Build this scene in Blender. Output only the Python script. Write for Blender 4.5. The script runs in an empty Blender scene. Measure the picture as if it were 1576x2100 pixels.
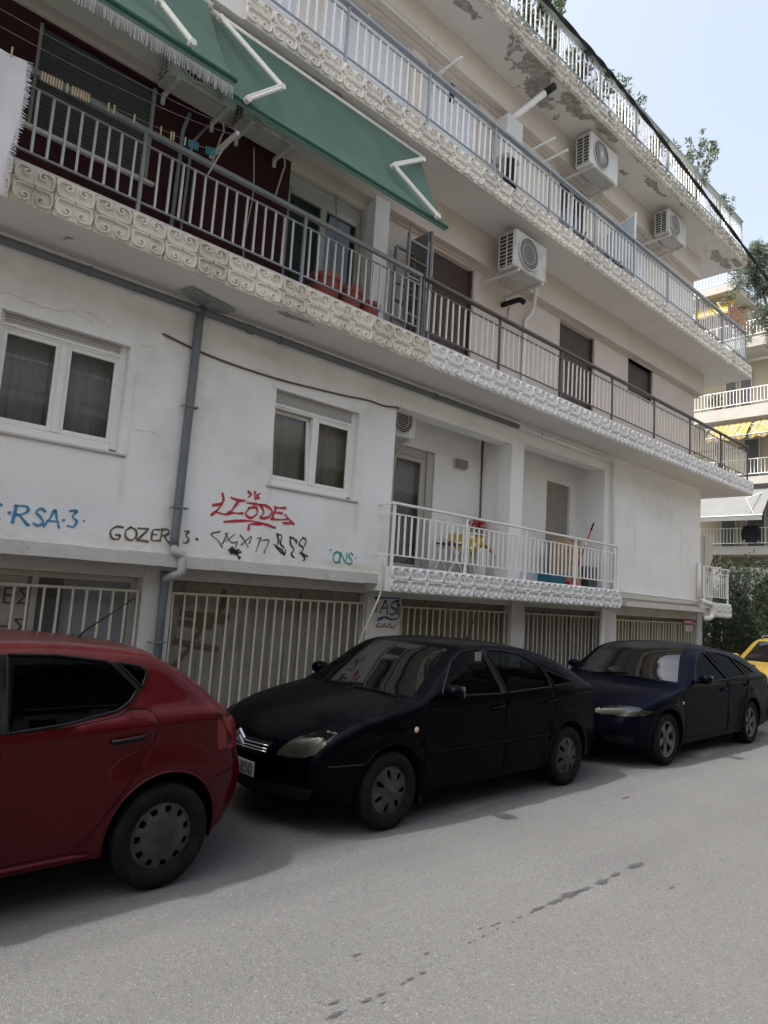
import bpy, math, random
from mathutils import Vector, Matrix, geometry
from mathutils.bvhtree import BVHTree
R = math.radians
random.seed(7)
S = bpy.context.scene
COL = S.collection

# ------------------------------------------------------------------ camera
cam = bpy.data.cameras.new('camera'); cam.sensor_fit = 'VERTICAL'; cam.sensor_height = 36.0; cam.lens = 24.0
cam.clip_start = 0.05; cam.clip_end = 3000
co = bpy.data.objects.new('camera', cam); COL.objects.link(co)
yaw, pitch, roll = R(42.72), R(7.241), R(3.572)
fw = Vector((math.sin(yaw)*math.cos(pitch), math.cos(yaw)*math.cos(pitch), math.sin(pitch)))
rt = Vector((math.cos(yaw), -math.sin(yaw), 0)); up = rt.cross(fw)
r2 = rt*math.cos(roll) + up*math.sin(roll); u2 = -rt*math.sin(roll) + up*math.cos(roll)
m = Matrix((r2, u2, -fw)).transposed().to_4x4(); m.translation = Vector((0, 0, 1.8))
co.matrix_world = m
S.camera = co
# ------------------------------------------------------------------ sky, sun, exposure
sun_dir = Vector((-0.5, 0.195, 1.0)).normalized()
world = bpy.data.worlds.new('World'); S.world = world; world.use_nodes = True
wn = world.node_tree.nodes; wl = world.node_tree.links
sky = wn.new('ShaderNodeTexSky'); sky.sky_type = 'NISHITA'; sky.sun_disc = False
sky.sun_elevation = math.asin(sun_dir.z); sky.sun_rotation = math.atan2(sun_dir.x, sun_dir.y)
sky.air_density = 1.5; sky.dust_density = 6.0; sky.ozone_density = 1.0
hz = wn.new('ShaderNodeHueSaturation'); hz.inputs['Saturation'].default_value = .58; hz.inputs['Value'].default_value = 1.08   # milky spring haze
wl.new(sky.outputs[0], hz.inputs['Color']); wl.new(hz.outputs[0], wn['Background'].inputs[0]); wn['Background'].inputs[1].default_value = 0.15
sl = bpy.data.lights.new('sun', 'SUN'); sl.energy = 3.3; sl.angle = R(2.0); sl.color = (1, .955, .89)
so = bpy.data.objects.new('sun', sl); COL.objects.link(so)
so.rotation_euler = sun_dir.to_track_quat('Z', 'Y').to_euler(); so.location = (-20, 10, 40)
S.view_settings.view_transform = 'Standard'; S.view_settings.look = 'None'
S.view_settings.exposure = 1.0; S.view_settings.gamma = 1.0; S.view_settings.use_curve_mapping = False

# ------------------------------------------------------------------ materials
MATS = {}
def nm(t, kind, **kw):
    n = t.nodes.new(kind)
    for k, v in kw.items(): setattr(n, k, v)
    return n
def mat(name, col, rough=.7, metal=0.0, spec=.4, var=None, dirt=None, bump=None, coat=0.0, rnd=0.0, dust=None, stretch=None):
    """var=(scale,amount) brightness noise; dirt=[(scale,colour,lo,hi,amount)]; bump=(scale,strength); dust=(colour,amount)"""
    M = bpy.data.materials.new(name); M.use_nodes = True; t = M.node_tree; L = t.links.new
    b = t.nodes['Principled BSDF']
    b.inputs['Roughness'].default_value = rough; b.inputs['Metallic'].default_value = metal
    b.inputs['Specular IOR Level'].default_value = spec; b.inputs['Coat Weight'].default_value = coat; b.inputs['Coat Roughness'].default_value = .05
    geo = nm(t, 'ShaderNodeNewGeometry'); pos = geo.outputs['Position']
    if stretch:
        mp = nm(t, 'ShaderNodeVectorMath', operation='MULTIPLY'); L(pos, mp.inputs[0]); mp.inputs[1].default_value = stretch; pos_s = mp.outputs[0]
    else: pos_s = pos
    c = nm(t, 'ShaderNodeRGB'); c.outputs[0].default_value = (*col, 1); cur = c.outputs[0]
    if var:
        n = nm(t, 'ShaderNodeTexNoise'); n.inputs['Scale'].default_value = var[0]; n.inputs['Detail'].default_value = 6; L(pos, n.inputs['Vector'])
        mr = nm(t, 'ShaderNodeMapRange'); mr.inputs[1].default_value = .25; mr.inputs[2].default_value = .75; mr.inputs[3].default_value = 1-var[1]; mr.inputs[4].default_value = 1+var[1]; L(n.outputs[0], mr.inputs[0])
        vm = nm(t, 'ShaderNodeVectorMath', operation='SCALE'); L(cur, vm.inputs[0]); L(mr.outputs[0], vm.inputs['Scale']); cur = vm.outputs[0]
    if rnd:
        oi = nm(t, 'ShaderNodeObjectInfo'); mr = nm(t, 'ShaderNodeMapRange'); mr.inputs[3].default_value = 1-rnd; mr.inputs[4].default_value = 1+rnd; L(oi.outputs['Random'], mr.inputs[0])
        vm = nm(t, 'ShaderNodeVectorMath', operation='SCALE'); L(cur, vm.inputs[0]); L(mr.outputs[0], vm.inputs['Scale']); cur = vm.outputs[0]
    for (sc, dc, lo, hi, am) in (dirt or []):
        n = nm(t, 'ShaderNodeTexNoise'); n.inputs['Scale'].default_value = sc; n.inputs['Detail'].default_value = 8; n.inputs['Roughness'].default_value = .65; L(pos_s, n.inputs['Vector'])
        mr = nm(t, 'ShaderNodeMapRange'); mr.inputs[1].default_value = lo; mr.inputs[2].default_value = hi; mr.inputs[4].default_value = am; L(n.outputs[0], mr.inputs[0])
        mx = nm(t, 'ShaderNodeMix', data_type='RGBA'); L(mr.outputs[0], mx.inputs[0]); L(cur, mx.inputs[6]); mx.inputs[7].default_value = (*dc, 1); cur = mx.outputs[2]
    if dust:
        sx = nm(t, 'ShaderNodeSeparateXYZ'); L(geo.outputs['Normal'], sx.inputs[0])
        mr = nm(t, 'ShaderNodeMapRange'); mr.inputs[1].default_value = .2; mr.inputs[2].default_value = 1.0; mr.inputs[4].default_value = dust[1]; L(sx.outputs[2], mr.inputs[0])
        n = nm(t, 'ShaderNodeTexNoise'); n.inputs['Scale'].default_value = 9; n.inputs['Detail'].default_value = 9; L(pos, n.inputs['Vector'])
        mu = nm(t, 'ShaderNodeMath', operation='MULTIPLY'); L(mr.outputs[0], mu.inputs[0]); L(n.outputs[0], mu.inputs[1])
        mx = nm(t, 'ShaderNodeMix', data_type='RGBA'); L(mu.outputs[0], mx.inputs[0]); L(cur, mx.inputs[6]); mx.inputs[7].default_value = (*dust[0], 1); cur = mx.outputs[2]
    L(cur, b.inputs['Base Color'])
    if bump:
        n = nm(t, 'ShaderNodeTexNoise'); n.inputs['Scale'].default_value = bump[0]; n.inputs['Detail'].default_value = 5; L(pos, n.inputs['Vector'])
        bp = nm(t, 'ShaderNodeBump'); bp.inputs['Strength'].default_value = bump[1]; bp.inputs['Distance'].default_value = .02; L(n.outputs[0], bp.inputs['Height']); L(bp.outputs[0], b.inputs['Normal'])
    MATS[name] = M
    return M
def glass(name, tint, refl=1.0, rough=.01):
    M = bpy.data.materials.new(name); M.use_nodes = True; t = M.node_tree; L = t.links.new
    t.nodes.remove(t.nodes['Principled BSDF'])
    tr = nm(t, 'ShaderNodeBsdfTransparent'); tr.inputs[0].default_value = (*tint, 1)
    gl = nm(t, 'ShaderNodeBsdfGlossy'); gl.inputs['Roughness'].default_value = rough; gl.inputs[0].default_value = (refl, refl, refl, 1)
    fr = nm(t, 'ShaderNodeFresnel'); fr.inputs[0].default_value = 1.55
    mx = nm(t, 'ShaderNodeMixShader'); L(fr.outputs[0], mx.inputs[0]); L(tr.outputs[0], mx.inputs[1]); L(gl.outputs[0], mx.inputs[2])
    L(mx.outputs[0], t.nodes['Material Output'].inputs[0]); MATS[name] = M
    return M
def spray(name, col):
    """sprayed paint: soft edge across the stroke (uv.x) broken by noise"""
    M = bpy.data.materials.new(name); M.use_nodes = True; t = M.node_tree; L = t.links.new
    b = t.nodes['Principled BSDF']; b.inputs['Base Color'].default_value = (*col, 1); b.inputs['Roughness'].default_value = .6
    uv = nm(t, 'ShaderNodeUVMap'); sx = nm(t, 'ShaderNodeSeparateXYZ'); L(uv.outputs[0], sx.inputs[0])
    a = nm(t, 'ShaderNodeMath', operation='ABSOLUTE'); L(sx.outputs[0], a.inputs[0])
    geo = nm(t, 'ShaderNodeNewGeometry'); n = nm(t, 'ShaderNodeTexNoise'); n.inputs['Scale'].default_value = 90; n.inputs['Detail'].default_value = 4; L(geo.outputs['Position'], n.inputs[0])
    ad = nm(t, 'ShaderNodeMath', operation='MULTIPLY_ADD'); L(n.outputs[0], ad.inputs[0]); ad.inputs[1].default_value = .55; L(a.outputs[0], ad.inputs[2])
    mr = nm(t, 'ShaderNodeMapRange'); mr.inputs[1].default_value = .62; mr.inputs[2].default_value = 1.28; mr.inputs[3].default_value = .95; mr.inputs[4].default_value = 0; L(ad.outputs[0], mr.inputs[0])
    L(mr.outputs[0], b.inputs['Alpha']); MATS[name] = M
    return M
mat('wall', (.81, .805, .80), .88, var=(1.3, .06), dirt=[(1.1, (.56, .52, .47), .54, .78, .4), (4, (.52, .49, .46), .62, .8, .35)], bump=(70, .35), stretch=(1, 1, .55))
mat('wall_cream', (.66, .60, .545), .88, var=(1.3, .06), dirt=[(1.2, (.42, .36, .31), .58, .8, .4)], bump=(80, .2), stretch=(1, 1, .5))
mat('wall_pink', (.60, .525, .47), .88, var=(1.3, .06), dirt=[(1.2, (.42, .36, .31), .58, .8, .4)], bump=(80, .2), stretch=(1, 1, .5))
mat('wall_maroon', (.045, .0065, .011), .8, var=(1.5, .15), bump=(60, .3))
mat('concrete', (.56, .54, .51), .9, var=(1.4, .1), dirt=[(2.5, (.28, .26, .24), .55, .75, .6), (12, (.3, .28, .25), .6, .75, .5)], bump=(50, .35))
mat('pier', (.55, .54, .52), .9, var=(1.4, .1), dirt=[(2.2, (.3, .28, .26), .55, .75, .6)], bump=(50, .35))
mat('tile_cream', (.70, .66, .58), .8, var=(2.0, .10), dirt=[(3, (.30, .25, .19), .52, .8, .6), (11, (.16, .13, .10), .66, .74, .5)], rnd=.12)
mat('tile_ivory', (.72, .69, .63), .8, var=(2.0, .10), dirt=[(2.5, (.34, .30, .25), .56, .8, .6), (9, (.10, .085, .07), .66, .74, .6)], rnd=.07)
mat('tile_white', (.74, .74, .73), .7, var=(3, .04), dirt=[(3, (.5, .48, .45), .62, .8, .4)], rnd=.04)
mat('tile_grey', (.62, .59, .53), .8, var=(2.0, .12), dirt=[(4, (.2, .18, .15), .52, .70, .75), (14, (.12, .1, .08), .6, .72, .5)], rnd=.1)
mat('white_paint', (.80, .80, .78), .5, dirt=[(14, (.5, .46, .4), .66, .8, .5)])
mat('grey_paint', (.25, .265, .285), .45, var=(6, .1), dirt=[(20, (.16, .13, .1), .62, .75, .5)])
mat('bluegrey_paint', (.30, .33, .36), .45, var=(6, .1), dirt=[(18, (.14, .12, .1), .62, .75, .5)])
mat('grey_green_paint', (.24, .28, .27), .5, var=(6, .1))
mat('brown_paint', (.115, .088, .076), .5, var=(6, .1))
mat('cream_paint', (.70, .63, .56), .5, var=(8, .08), dirt=[(25, (.3, .24, .19), .6, .75, .5)])
mat('light_grey_paint', (.52, .53, .54), .45, var=(8, .08))
mat('gate_paint', (.52, .48, .39), .45, var=(9, .1), dirt=[(18, (.25, .17, .09), .62, .76, .6)])
mat('pvc_grey', (.13, .145, .16), .45, var=(4, .1), dirt=[(9, (.35, .34, .33), .62, .8, .4)])
mat('pvc_white', (.74, .73, .70), .45, dirt=[(9, (.42, .38, .33), .6, .75, .5)])
mat('pvc_frame', (.76, .75, .73), .4, dirt=[(10, (.55, .5, .45), .66, .8, .4)])
mat('alu_frame', (.42, .40, .37), .4, metal=.2)
mat('shutter_grey', (.42, .41, .40), .55)
mat('shutter_dark', (.075, .075, .08), .5)
mat('shutter_brown', (.075, .05, .045), .5, var=(5, .1))
mat('shutter_taupe', (.30, .27, .24), .55, var=(5, .05))
mat('shutter_white', (.72, .74, .77), .5)
mat('curtain', (.60, .62, .65), .9, var=(10, .06))
mat('curtain_dark', (.16, .165, .17), .9, var=(10, .06))
mat('curtain_warm', (.58, .55, .48), .9, var=(10, .06))
mat('dark_room', (.045, .042, .04), .95)  # near-black colour stands for the darkness of unlit rooms
mat('panel_taupe', (.25, .232, .20), .6, var=(2, .18), dirt=[(4, (.1, .085, .07), .5, .75, .7)], stretch=(3, 1, .5))
mat('panel_olive', (.20, .178, .13), .6, var=(2, .15), dirt=[(4, (.09, .075, .05), .5, .75, .7)], stretch=(3, 1, .5))
mat('panel_grey', (.15, .145, .137), .55, var=(2, .15), dirt=[(4, (.08, .075, .07), .5, .75, .7)], stretch=(3, 1, .5))
mat('panel_frosted', (.20, .225, .24), .35, var=(3, .12), stretch=(6, 1, .5))
mat('paper_sign', (.36, .33, .30), .8, var=(4, .1))
mat('pvc_light', (.42, .43, .44), .45, dirt=[(9, (.28, .26, .24), .6, .75, .5)])
mat('sticker', (.16, .16, .165), .6)
mat('sign_ink', (.10, .065, .06), .8)
mat('sign_white', (.7, .68, .66), .6)
mat('sign_red', (.45, .03, .04), .6)
mat('tape_brown', (.12, .085, .05), .6)
mat('awning_green', (.10, .215, .165), .8, var=(1.6, .16), dirt=[(2.2, (.05, .09, .07), .55, .8, .5)], bump=(14, .12))
mat('awning_pole', (.70, .69, .63), .45, dirt=[(15, (.4, .36, .28), .6, .75, .5)])
mat('awning_bar', (.02, .10, .07), .5)
mat('fringe', (.42, .42, .42), .95, rnd=.1)
mat('cloth_white', (.66, .64, .66), .95, var=(6, .05), bump=(300, .2))
mat('wire', (.20, .20, .20), .5)
mat('cable_black', (.006, .006, .008), .6)
mat('cable_white', (.6, .57, .5), .6)
mat('wood_pin', (.58, .47, .30), .7, rnd=.2)
mat('pin_green', (.02, .22, .2), .5); mat('pin_blue', (.12, .16, .42), .5); mat('pin_pink', (.6, .2, .3), .5)
mat('terracotta', (.26, .075, .055), .8, var=(8, .15))
mat('soil', (.05, .035, .025), .95)
mat('ac_white', (.60, .59, .56), .45, var=(3, .05), dirt=[(7, (.42, .38, .32), .58, .75, .5)])
mat('ac_sooty', (.52, .50, .46), .5, var=(3, .08), dirt=[(3.5, (.16, .145, .125), .46, .70, .7), (12, (.2, .18, .16), .55, .75, .5)])
mat('ac_dark', (.03, .03, .032), .6)
mat('ac_grille', (.50, .49, .47), .5)
mat('black_plastic', (.006, .006, .0065), .5, spec=.12)
mat('rubber', (.005, .005, .0053), .85, spec=.15, var=(30, .2), dirt=[(12, (.03, .028, .025), .5, .75, .5)])
mat('aluminium', (.22, .22, .22), .45, metal=.3)
mat('lamp_glass', (.20, .195, .17), .4)
mat('cardboard', (.40, .27, .15), .85, var=(5, .08))
mat('tablecloth', (.45, .30, .03), .85)
mat('dot_white', (.8, .76, .6), .85)
mat('teal_box', (.02, .13, .19), .6)
mat('red_plastic', (.42, .02, .03), .45)
mat('red_flower', (.45, .02, .03), .7)
mat('dark_bin', (.05, .055, .06), .6)
mat('frosted_panel', (.45, .52, .55), .35, var=(60, .15))
mat('leaf_dark', (.035, .06, .028), .6, rnd=.15, var=(7, .35)); mat('leaf_mid', (.07, .105, .045), .6, var=(7, .35)); mat('leaf_grey', (.095, .125, .075), .6, var=(7, .3))
mat('leaf_blue', (.085, .11, .075), .7, var=(4, .35)); mat('leaf_brown', (.13, .095, .06), .8, var=(6, .3))
mat('bark', (.10, .075, .055), .9, var=(8, .3), bump=(30, .5))
mat('far_wall', (.33, .30, .22), .9, var=(1, .06)); mat('far_white', (.37, .36, .33), .9, var=(1.5, .08), dirt=[(2, (.30, .28, .24), .55, .75, .5)])
mat('far_grey', (.17, .17, .175), .8)
mat('awning_yellow', (.42, .27, .02), .8); mat('awning_stripe_grey', (.17, .165, .16), .8); mat('awning_pale', (.15, .155, .155), .85, var=(2, .08))
mat('rust', (.12, .06, .04), .8, var=(8, .2))
mat('jacket', (.012, .012, .016), .9)
mat('cabinet', (.50, .46, .40), .6)
mat('sidewalk', (.27, .26, .25), .9, var=(2, .12), bump=(60, .3))
mat('kerb', (.34, .33, .31), .9, var=(3, .12), bump=(50, .3))
mat('ground_mat', (.18, .17, .15), .95, var=(.3, .2))
mat('wet', (.052, .052, .054), .45)
glass('window_glass', (.66, .68, .69)); glass('car_glass', (.30, .34, .34), .14); glass('car_glass_dark', (.08, .09, .09), .11); glass('screen_glass', (.42, .47, .45), .13)
glass('lens', (.55, .56, .53), .09)
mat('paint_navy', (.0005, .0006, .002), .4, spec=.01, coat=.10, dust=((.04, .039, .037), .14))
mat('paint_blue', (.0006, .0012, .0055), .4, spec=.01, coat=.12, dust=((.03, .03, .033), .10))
mat('paint_red', (.045, .0003, .0025), .3, spec=.05, coat=.28, dust=((.2, .10, .09), .28), var=(3, .1))
mat('paint_taxi', (.62, .40, .035), .4, spec=.4, coat=.3, var=(3, .08))
mat('underbody', (.004, .004, .004), .95, spec=.05)
mat('interior', (.025, .024, .023), .85); mat('seat_cloth', (.05, .047, .043), .95)
mat('hubcap', (.022, .0215, .02), .55, metal=.1, dirt=[(8, (.08, .072, .06), .45, .7, .7)])
mat('alloy', (.085, .085, .09), .42, metal=.3, dirt=[(8, (.15, .14, .12), .5, .75, .5)])
mat('chrome', (.55, .55, .56), .25, metal=.9)
mat('headlamp_inner', (.06, .058, .05), .45, var=(14, .4))
mat('tail_red', (.13, .004, .008), .25)
mat('plate', (.22, .22, .21), .5); mat('plate_ink', (.02, .02, .02), .6)
mat('amber', (.45, .34, .25), .4)
spray('spray_blue', (.03, .22, .42)); spray('spray_olive', (.12, .085, .03)); spray('spray_red', (.50, .008, .025)); spray('spray_black', (.01, .01, .011))
spray('wet_mark', (.045, .045, .047)); spray('spray_teal', (.0, .33, .27)); spray('spray_navy', (.015, .035, .16)); spray('spray_rust', (.22, .12, .08))
def leafmat():
    for n in ('leaf_dark', 'leaf_mid', 'leaf_grey', 'leaf_blue', 'leaf_brown'):
        MATS[n].node_tree.nodes['Principled BSDF'].inputs['Transmission Weight'].default_value = 0.0
leafmat()
def striped_awning():
    M = MATS['awning_green']; t = M.node_tree; L = t.links.new; b = t.nodes['Principled BSDF']
    geo = nm(t, 'ShaderNodeNewGeometry'); sx = nm(t, 'ShaderNodeSeparateXYZ'); L(geo.outputs['Position'], sx.inputs[0])
    mu = nm(t, 'ShaderNodeMath', operation='MULTIPLY'); L(sx.outputs[2], mu.inputs[0]); mu.inputs[1].default_value = 2*math.pi/.055
    sn = nm(t, 'ShaderNodeMath', operation='SINE'); L(mu.outputs[0], sn.inputs[0])
    mr = nm(t, 'ShaderNodeMapRange'); mr.inputs[1].default_value = .1; mr.inputs[2].default_value = .5; mr.inputs[4].default_value = .55; L(sn.outputs[0], mr.inputs[0])
    old = b.inputs['Base Color'].links[0].from_socket
    mx = nm(t, 'ShaderNodeMix', data_type='RGBA'); L(mr.outputs[0], mx.inputs[0]); L(old, mx.inputs[6]); mx.inputs[7].default_value = (.27, .30, .26, 1); L(mx.outputs[2], b.inputs['Base Color'])
    # thin cloth: some light comes through
    tl = nm(t, 'ShaderNodeBsdfTranslucent'); L(mx.outputs[2], tl.inputs[0]); ms = nm(t, 'ShaderNodeMixShader'); ms.inputs[0].default_value = .45
    L(b.outputs[0], ms.inputs[1]); L(tl.outputs[0], ms.inputs[2]); L(ms.outputs[0], t.nodes['Material Output'].inputs[0])
striped_awning()
def asphalt():
    M = mat('asphalt', (.094, .0955, .0975), .93, spec=.25, var=(.55, .10)); t = M.node_tree; L = t.links.new; b = t.nodes['Principled BSDF']
    geo = nm(t, 'ShaderNodeNewGeometry'); pos = geo.outputs['Position']; cur = b.inputs['Base Color'].links[0].from_socket
    def spots(scale, lo, hi, c, am, gate=None):
        nonlocal cur
        v = nm(t, 'ShaderNodeTexVoronoi'); v.inputs['Scale'].default_value = scale; L(pos, v.inputs['Vector'])
        sp = nm(t, 'ShaderNodeSeparateColor'); L(v.outputs['Color'], sp.inputs[0])
        mr = nm(t, 'ShaderNodeMapRange'); mr.inputs[1].default_value = lo; mr.inputs[2].default_value = hi; mr.inputs[4].default_value = am; L(sp.outputs[gate or 0], mr.inputs[0])
        mx = nm(t, 'ShaderNodeMix', data_type='RGBA'); L(mr.outputs[0], mx.inputs[0]); L(cur, mx.inputs[6]); mx.inputs[7].default_value = (*c, 1); cur = mx.outputs[2]
    spots(170, .4, 1, (.165, .165, .163), .5); spots(210, .60, 1, (.05, .05, .05), .5, 1); spots(70, .94, .99, (.045, .045, .044), .45, 2); spots(120, .95, .98, (.24, .238, .235), .4, 1)
    n = nm(t, 'ShaderNodeTexNoise'); n.inputs['Scale'].default_value = .9; n.inputs['Detail'].default_value = 4; L(pos, n.inputs[0])
    mr = nm(t, 'ShaderNodeMapRange'); mr.inputs[1].default_value = .4; mr.inputs[2].default_value = .7; mr.inputs[4].default_value = .25; L(n.outputs[0], mr.inputs[0])
    mx = nm(t, 'ShaderNodeMix', data_type='RGBA'); L(mr.outputs[0], mx.inputs[0]); L(cur, mx.inputs[6]); mx.inputs[7].default_value = (.106, .104, .101, 1); cur = mx.outputs[2]
    ms_ = nm(t, 'ShaderNodeVectorMath', operation='MULTIPLY'); L(pos, ms_.inputs[0]); ms_.inputs[1].default_value = (.16, 1.5, 0)     # wheel tracks along the street
    n = nm(t, 'ShaderNodeTexNoise'); n.inputs['Scale'].default_value = 1.1; n.inputs['Detail'].default_value = 5; L(ms_.outputs[0], n.inputs[0])
    mr = nm(t, 'ShaderNodeMapRange'); mr.inputs[1].default_value = .45; mr.inputs[2].default_value = .75; mr.inputs[4].default_value = .45; L(n.outputs[0], mr.inputs[0])
    mx = nm(t, 'ShaderNodeMix', data_type='RGBA'); L(mr.outputs[0], mx.inputs[0]); L(cur, mx.inputs[6]); mx.inputs[7].default_value = (.075, .076, .078, 1); cur = mx.outputs[2]
    L(cur, b.inputs['Base Color'])
    v = nm(t, 'ShaderNodeTexVoronoi'); v.inputs['Scale'].default_value = 150; L(pos, v.inputs['Vector'])
    bp = nm(t, 'ShaderNodeBump'); bp.inputs['Strength'].default_value = .55; bp.inputs['Distance'].default_value = .006; L(v.outputs['Distance'], bp.inputs['Height']); L(bp.outputs[0], b.inputs['Normal'])
asphalt()
def soffit(name, spots, base=(.70, .68, .655)):
    """painted slab underside; the paint has flaked off in patches of grey render"""
    M = mat(name, base, .9, var=(1.2, .05), dirt=[(1.3, (.5, .46, .42), .56, .8, .35)], bump=(60, .12)); t = M.node_tree; L = t.links.new; b = t.nodes['Principled BSDF']
    geo = nm(t, 'ShaderNodeNewGeometry'); pos = geo.outputs['Position']; cur = b.inputs['Base Color'].links[0].from_socket
    acc = None
    for (x, y, rx, ry) in spots:
        s = nm(t, 'ShaderNodeVectorMath', operation='SUBTRACT'); L(pos, s.inputs[0]); s.inputs[1].default_value = (x, y, 0)
        mu = nm(t, 'ShaderNodeVectorMath', operation='MULTIPLY'); L(s.outputs[0], mu.inputs[0]); mu.inputs[1].default_value = (1/rx, 1/ry, 0)
        ln = nm(t, 'ShaderNodeVectorMath', operation='LENGTH'); L(mu.outputs[0], ln.inputs[0])
        mr = nm(t, 'ShaderNodeMapRange'); mr.inputs[1].default_value = 0; mr.inputs[2].default_value = 1.4; mr.inputs[3].default_value = 1; mr.inputs[4].default_value = 0; L(ln.outputs[1], mr.inputs[0])
        if acc is None: acc = mr.outputs[0]
        else:
            mm = nm(t, 'ShaderNodeMath', operation='MAXIMUM'); L(acc, mm.inputs[0]); L(mr.outputs[0], mm.inputs[1]); acc = mm.outputs[0]
    n = nm(t, 'ShaderNodeTexNoise'); n.inputs['Scale'].default_value = 3.2; n.inputs['Detail'].default_value = 9; n.inputs['Roughness'].default_value = .6; L(pos, n.inputs[0])
    ad = nm(t, 'ShaderNodeMath', operation='MULTIPLY_ADD'); L(n.outputs[0], ad.inputs[0]); ad.inputs[1].default_value = 2.6; L(acc, ad.inputs[2])
    mr = nm(t, 'ShaderNodeMapRange'); mr.inputs[1].default_value = 1.80; mr.inputs[2].default_value = 1.86; L(ad.outputs[0], mr.inputs[0])
    n2 = nm(t, 'ShaderNodeTexNoise'); n2.inputs['Scale'].default_value = 14; n2.inputs['Detail'].default_value = 8; L(pos, n2.inputs[0])
    cr = nm(t, 'ShaderNodeValToRGB'); cr.color_ramp.elements[0].color = (.22, .20, .18, 1); cr.color_ramp.elements[1].color = (.47, .44, .41, 1); cr.color_ramp.elements[0].position = .3; cr.color_ramp.elements[1].position = .7; L(n2.outputs[0], cr.inputs[0])
    mx = nm(t, 'ShaderNodeMix', data_type='RGBA'); L(mr.outputs[0], mx.inputs[0]); L(cur, mx.inputs[6]); L(cr.outputs[0], mx.inputs[7]); L(mx.outputs[2], b.inputs['Base Color'])
    bp = nm(t, 'ShaderNodeBump'); bp.invert = True; bp.inputs['Strength'].default_value = .8; bp.inputs['Distance'].default_value = .012; L(mr.outputs[0], bp.inputs['Height']); L(bp.outputs[0], b.inputs['Normal'])
def stains(name, spots, col, am):
    """old water stains: soft patches broken up by noise"""
    t = MATS[name].node_tree; L = t.links.new; b = t.nodes['Principled BSDF']; cur = b.inputs['Base Color'].links[0].from_socket
    geo = nm(t, 'ShaderNodeNewGeometry'); pos = geo.outputs['Position']; acc = None
    for (x, z, rx, rz) in spots:
        s_ = nm(t, 'ShaderNodeVectorMath', operation='SUBTRACT'); L(pos, s_.inputs[0]); s_.inputs[1].default_value = (x, 0, z)
        mu = nm(t, 'ShaderNodeVectorMath', operation='MULTIPLY'); L(s_.outputs[0], mu.inputs[0]); mu.inputs[1].default_value = (1/rx, 0, 1/rz)
        ln = nm(t, 'ShaderNodeVectorMath', operation='LENGTH'); L(mu.outputs[0], ln.inputs[0])
        mr = nm(t, 'ShaderNodeMapRange', interpolation_type='SMOOTHSTEP'); mr.inputs[1].default_value = 0; mr.inputs[2].default_value = 1.3; mr.inputs[3].default_value = 1; mr.inputs[4].default_value = 0; L(ln.outputs[1], mr.inputs[0])
        if acc is None: acc = mr.outputs[0]
        else:
            mm = nm(t, 'ShaderNodeMath', operation='MAXIMUM'); L(acc, mm.inputs[0]); L(mr.outputs[0], mm.inputs[1]); acc = mm.outputs[0]
    n = nm(t, 'ShaderNodeTexNoise'); n.inputs['Scale'].default_value = 4.5; n.inputs['Detail'].default_value = 8; n.inputs['Roughness'].default_value = .65; L(pos, n.inputs[0])
    m2 = nm(t, 'ShaderNodeMapRange'); m2.inputs[1].default_value = .3; m2.inputs[2].default_value = .7; m2.inputs[4].default_value = am; L(n.outputs[0], m2.inputs[0])
    mu = nm(t, 'ShaderNodeMath', operation='MULTIPLY'); L(acc, mu.inputs[0]); L(m2.outputs[0], mu.inputs[1])
    mx = nm(t, 'ShaderNodeMix', data_type='RGBA'); L(mu.outputs[0], mx.inputs[0]); L(cur, mx.inputs[6]); mx.inputs[7].default_value = (*col, 1); L(mx.outputs[2], b.inputs['Base Color'])
stains('wall', [(3.0, 4.5, .8, .35), (4.3, 4.6, 1.2, .35), (3.45, 4.0, .35, .9), (2.75, 3.9, .35, .5), (5.9, 4.3, .5, .5), (1.2, 4.6, 1.4, .3), (4.2, 3.3, .5, .3), (3.1, 3.3, .3, .5), (2.0, 4.4, .8, .2), (14.8, 4.2, 1.2, .5), (6.2, 2.4, .3, .3), (2.66, 2.86, .05, .35), (1.5, 2.9, .05, .28), (5.78, 2.85, .045, .32), (4.42, 2.9, .05, .25), (13.4, 3.2, .05, 1.1), (15.6, 3.4, .06, .9), (3.2, 2.6, .1, .5)], (.44, .405, .375), .38)
stains('wall', [(x*1.35-1, 2.16+.03*math.sin(x*3), .8, .09) for x in range(7)], (.55, .47, .34), .8)
soffit('soffit_worn', [(8.5, 6.25, .75, .35), (9.1, 6.5, .7, .3), (9.8, 6.25, 1.0, .22), (10.7, 6.2, .6, .12), (12.0, 6.15, .28, .12), (12.2, 6.55, .22, .12), (12.9, 6.3, .6, .10), (14.0, 6.15, .15, .06), (16.95, 6.45, .8, .16), (17.5, 6.2, .4, .15), (6.9, 6.35, .35, .1)])
soffit('soffit_plain', [(4.2, 6.25, .4, .1)])

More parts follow.
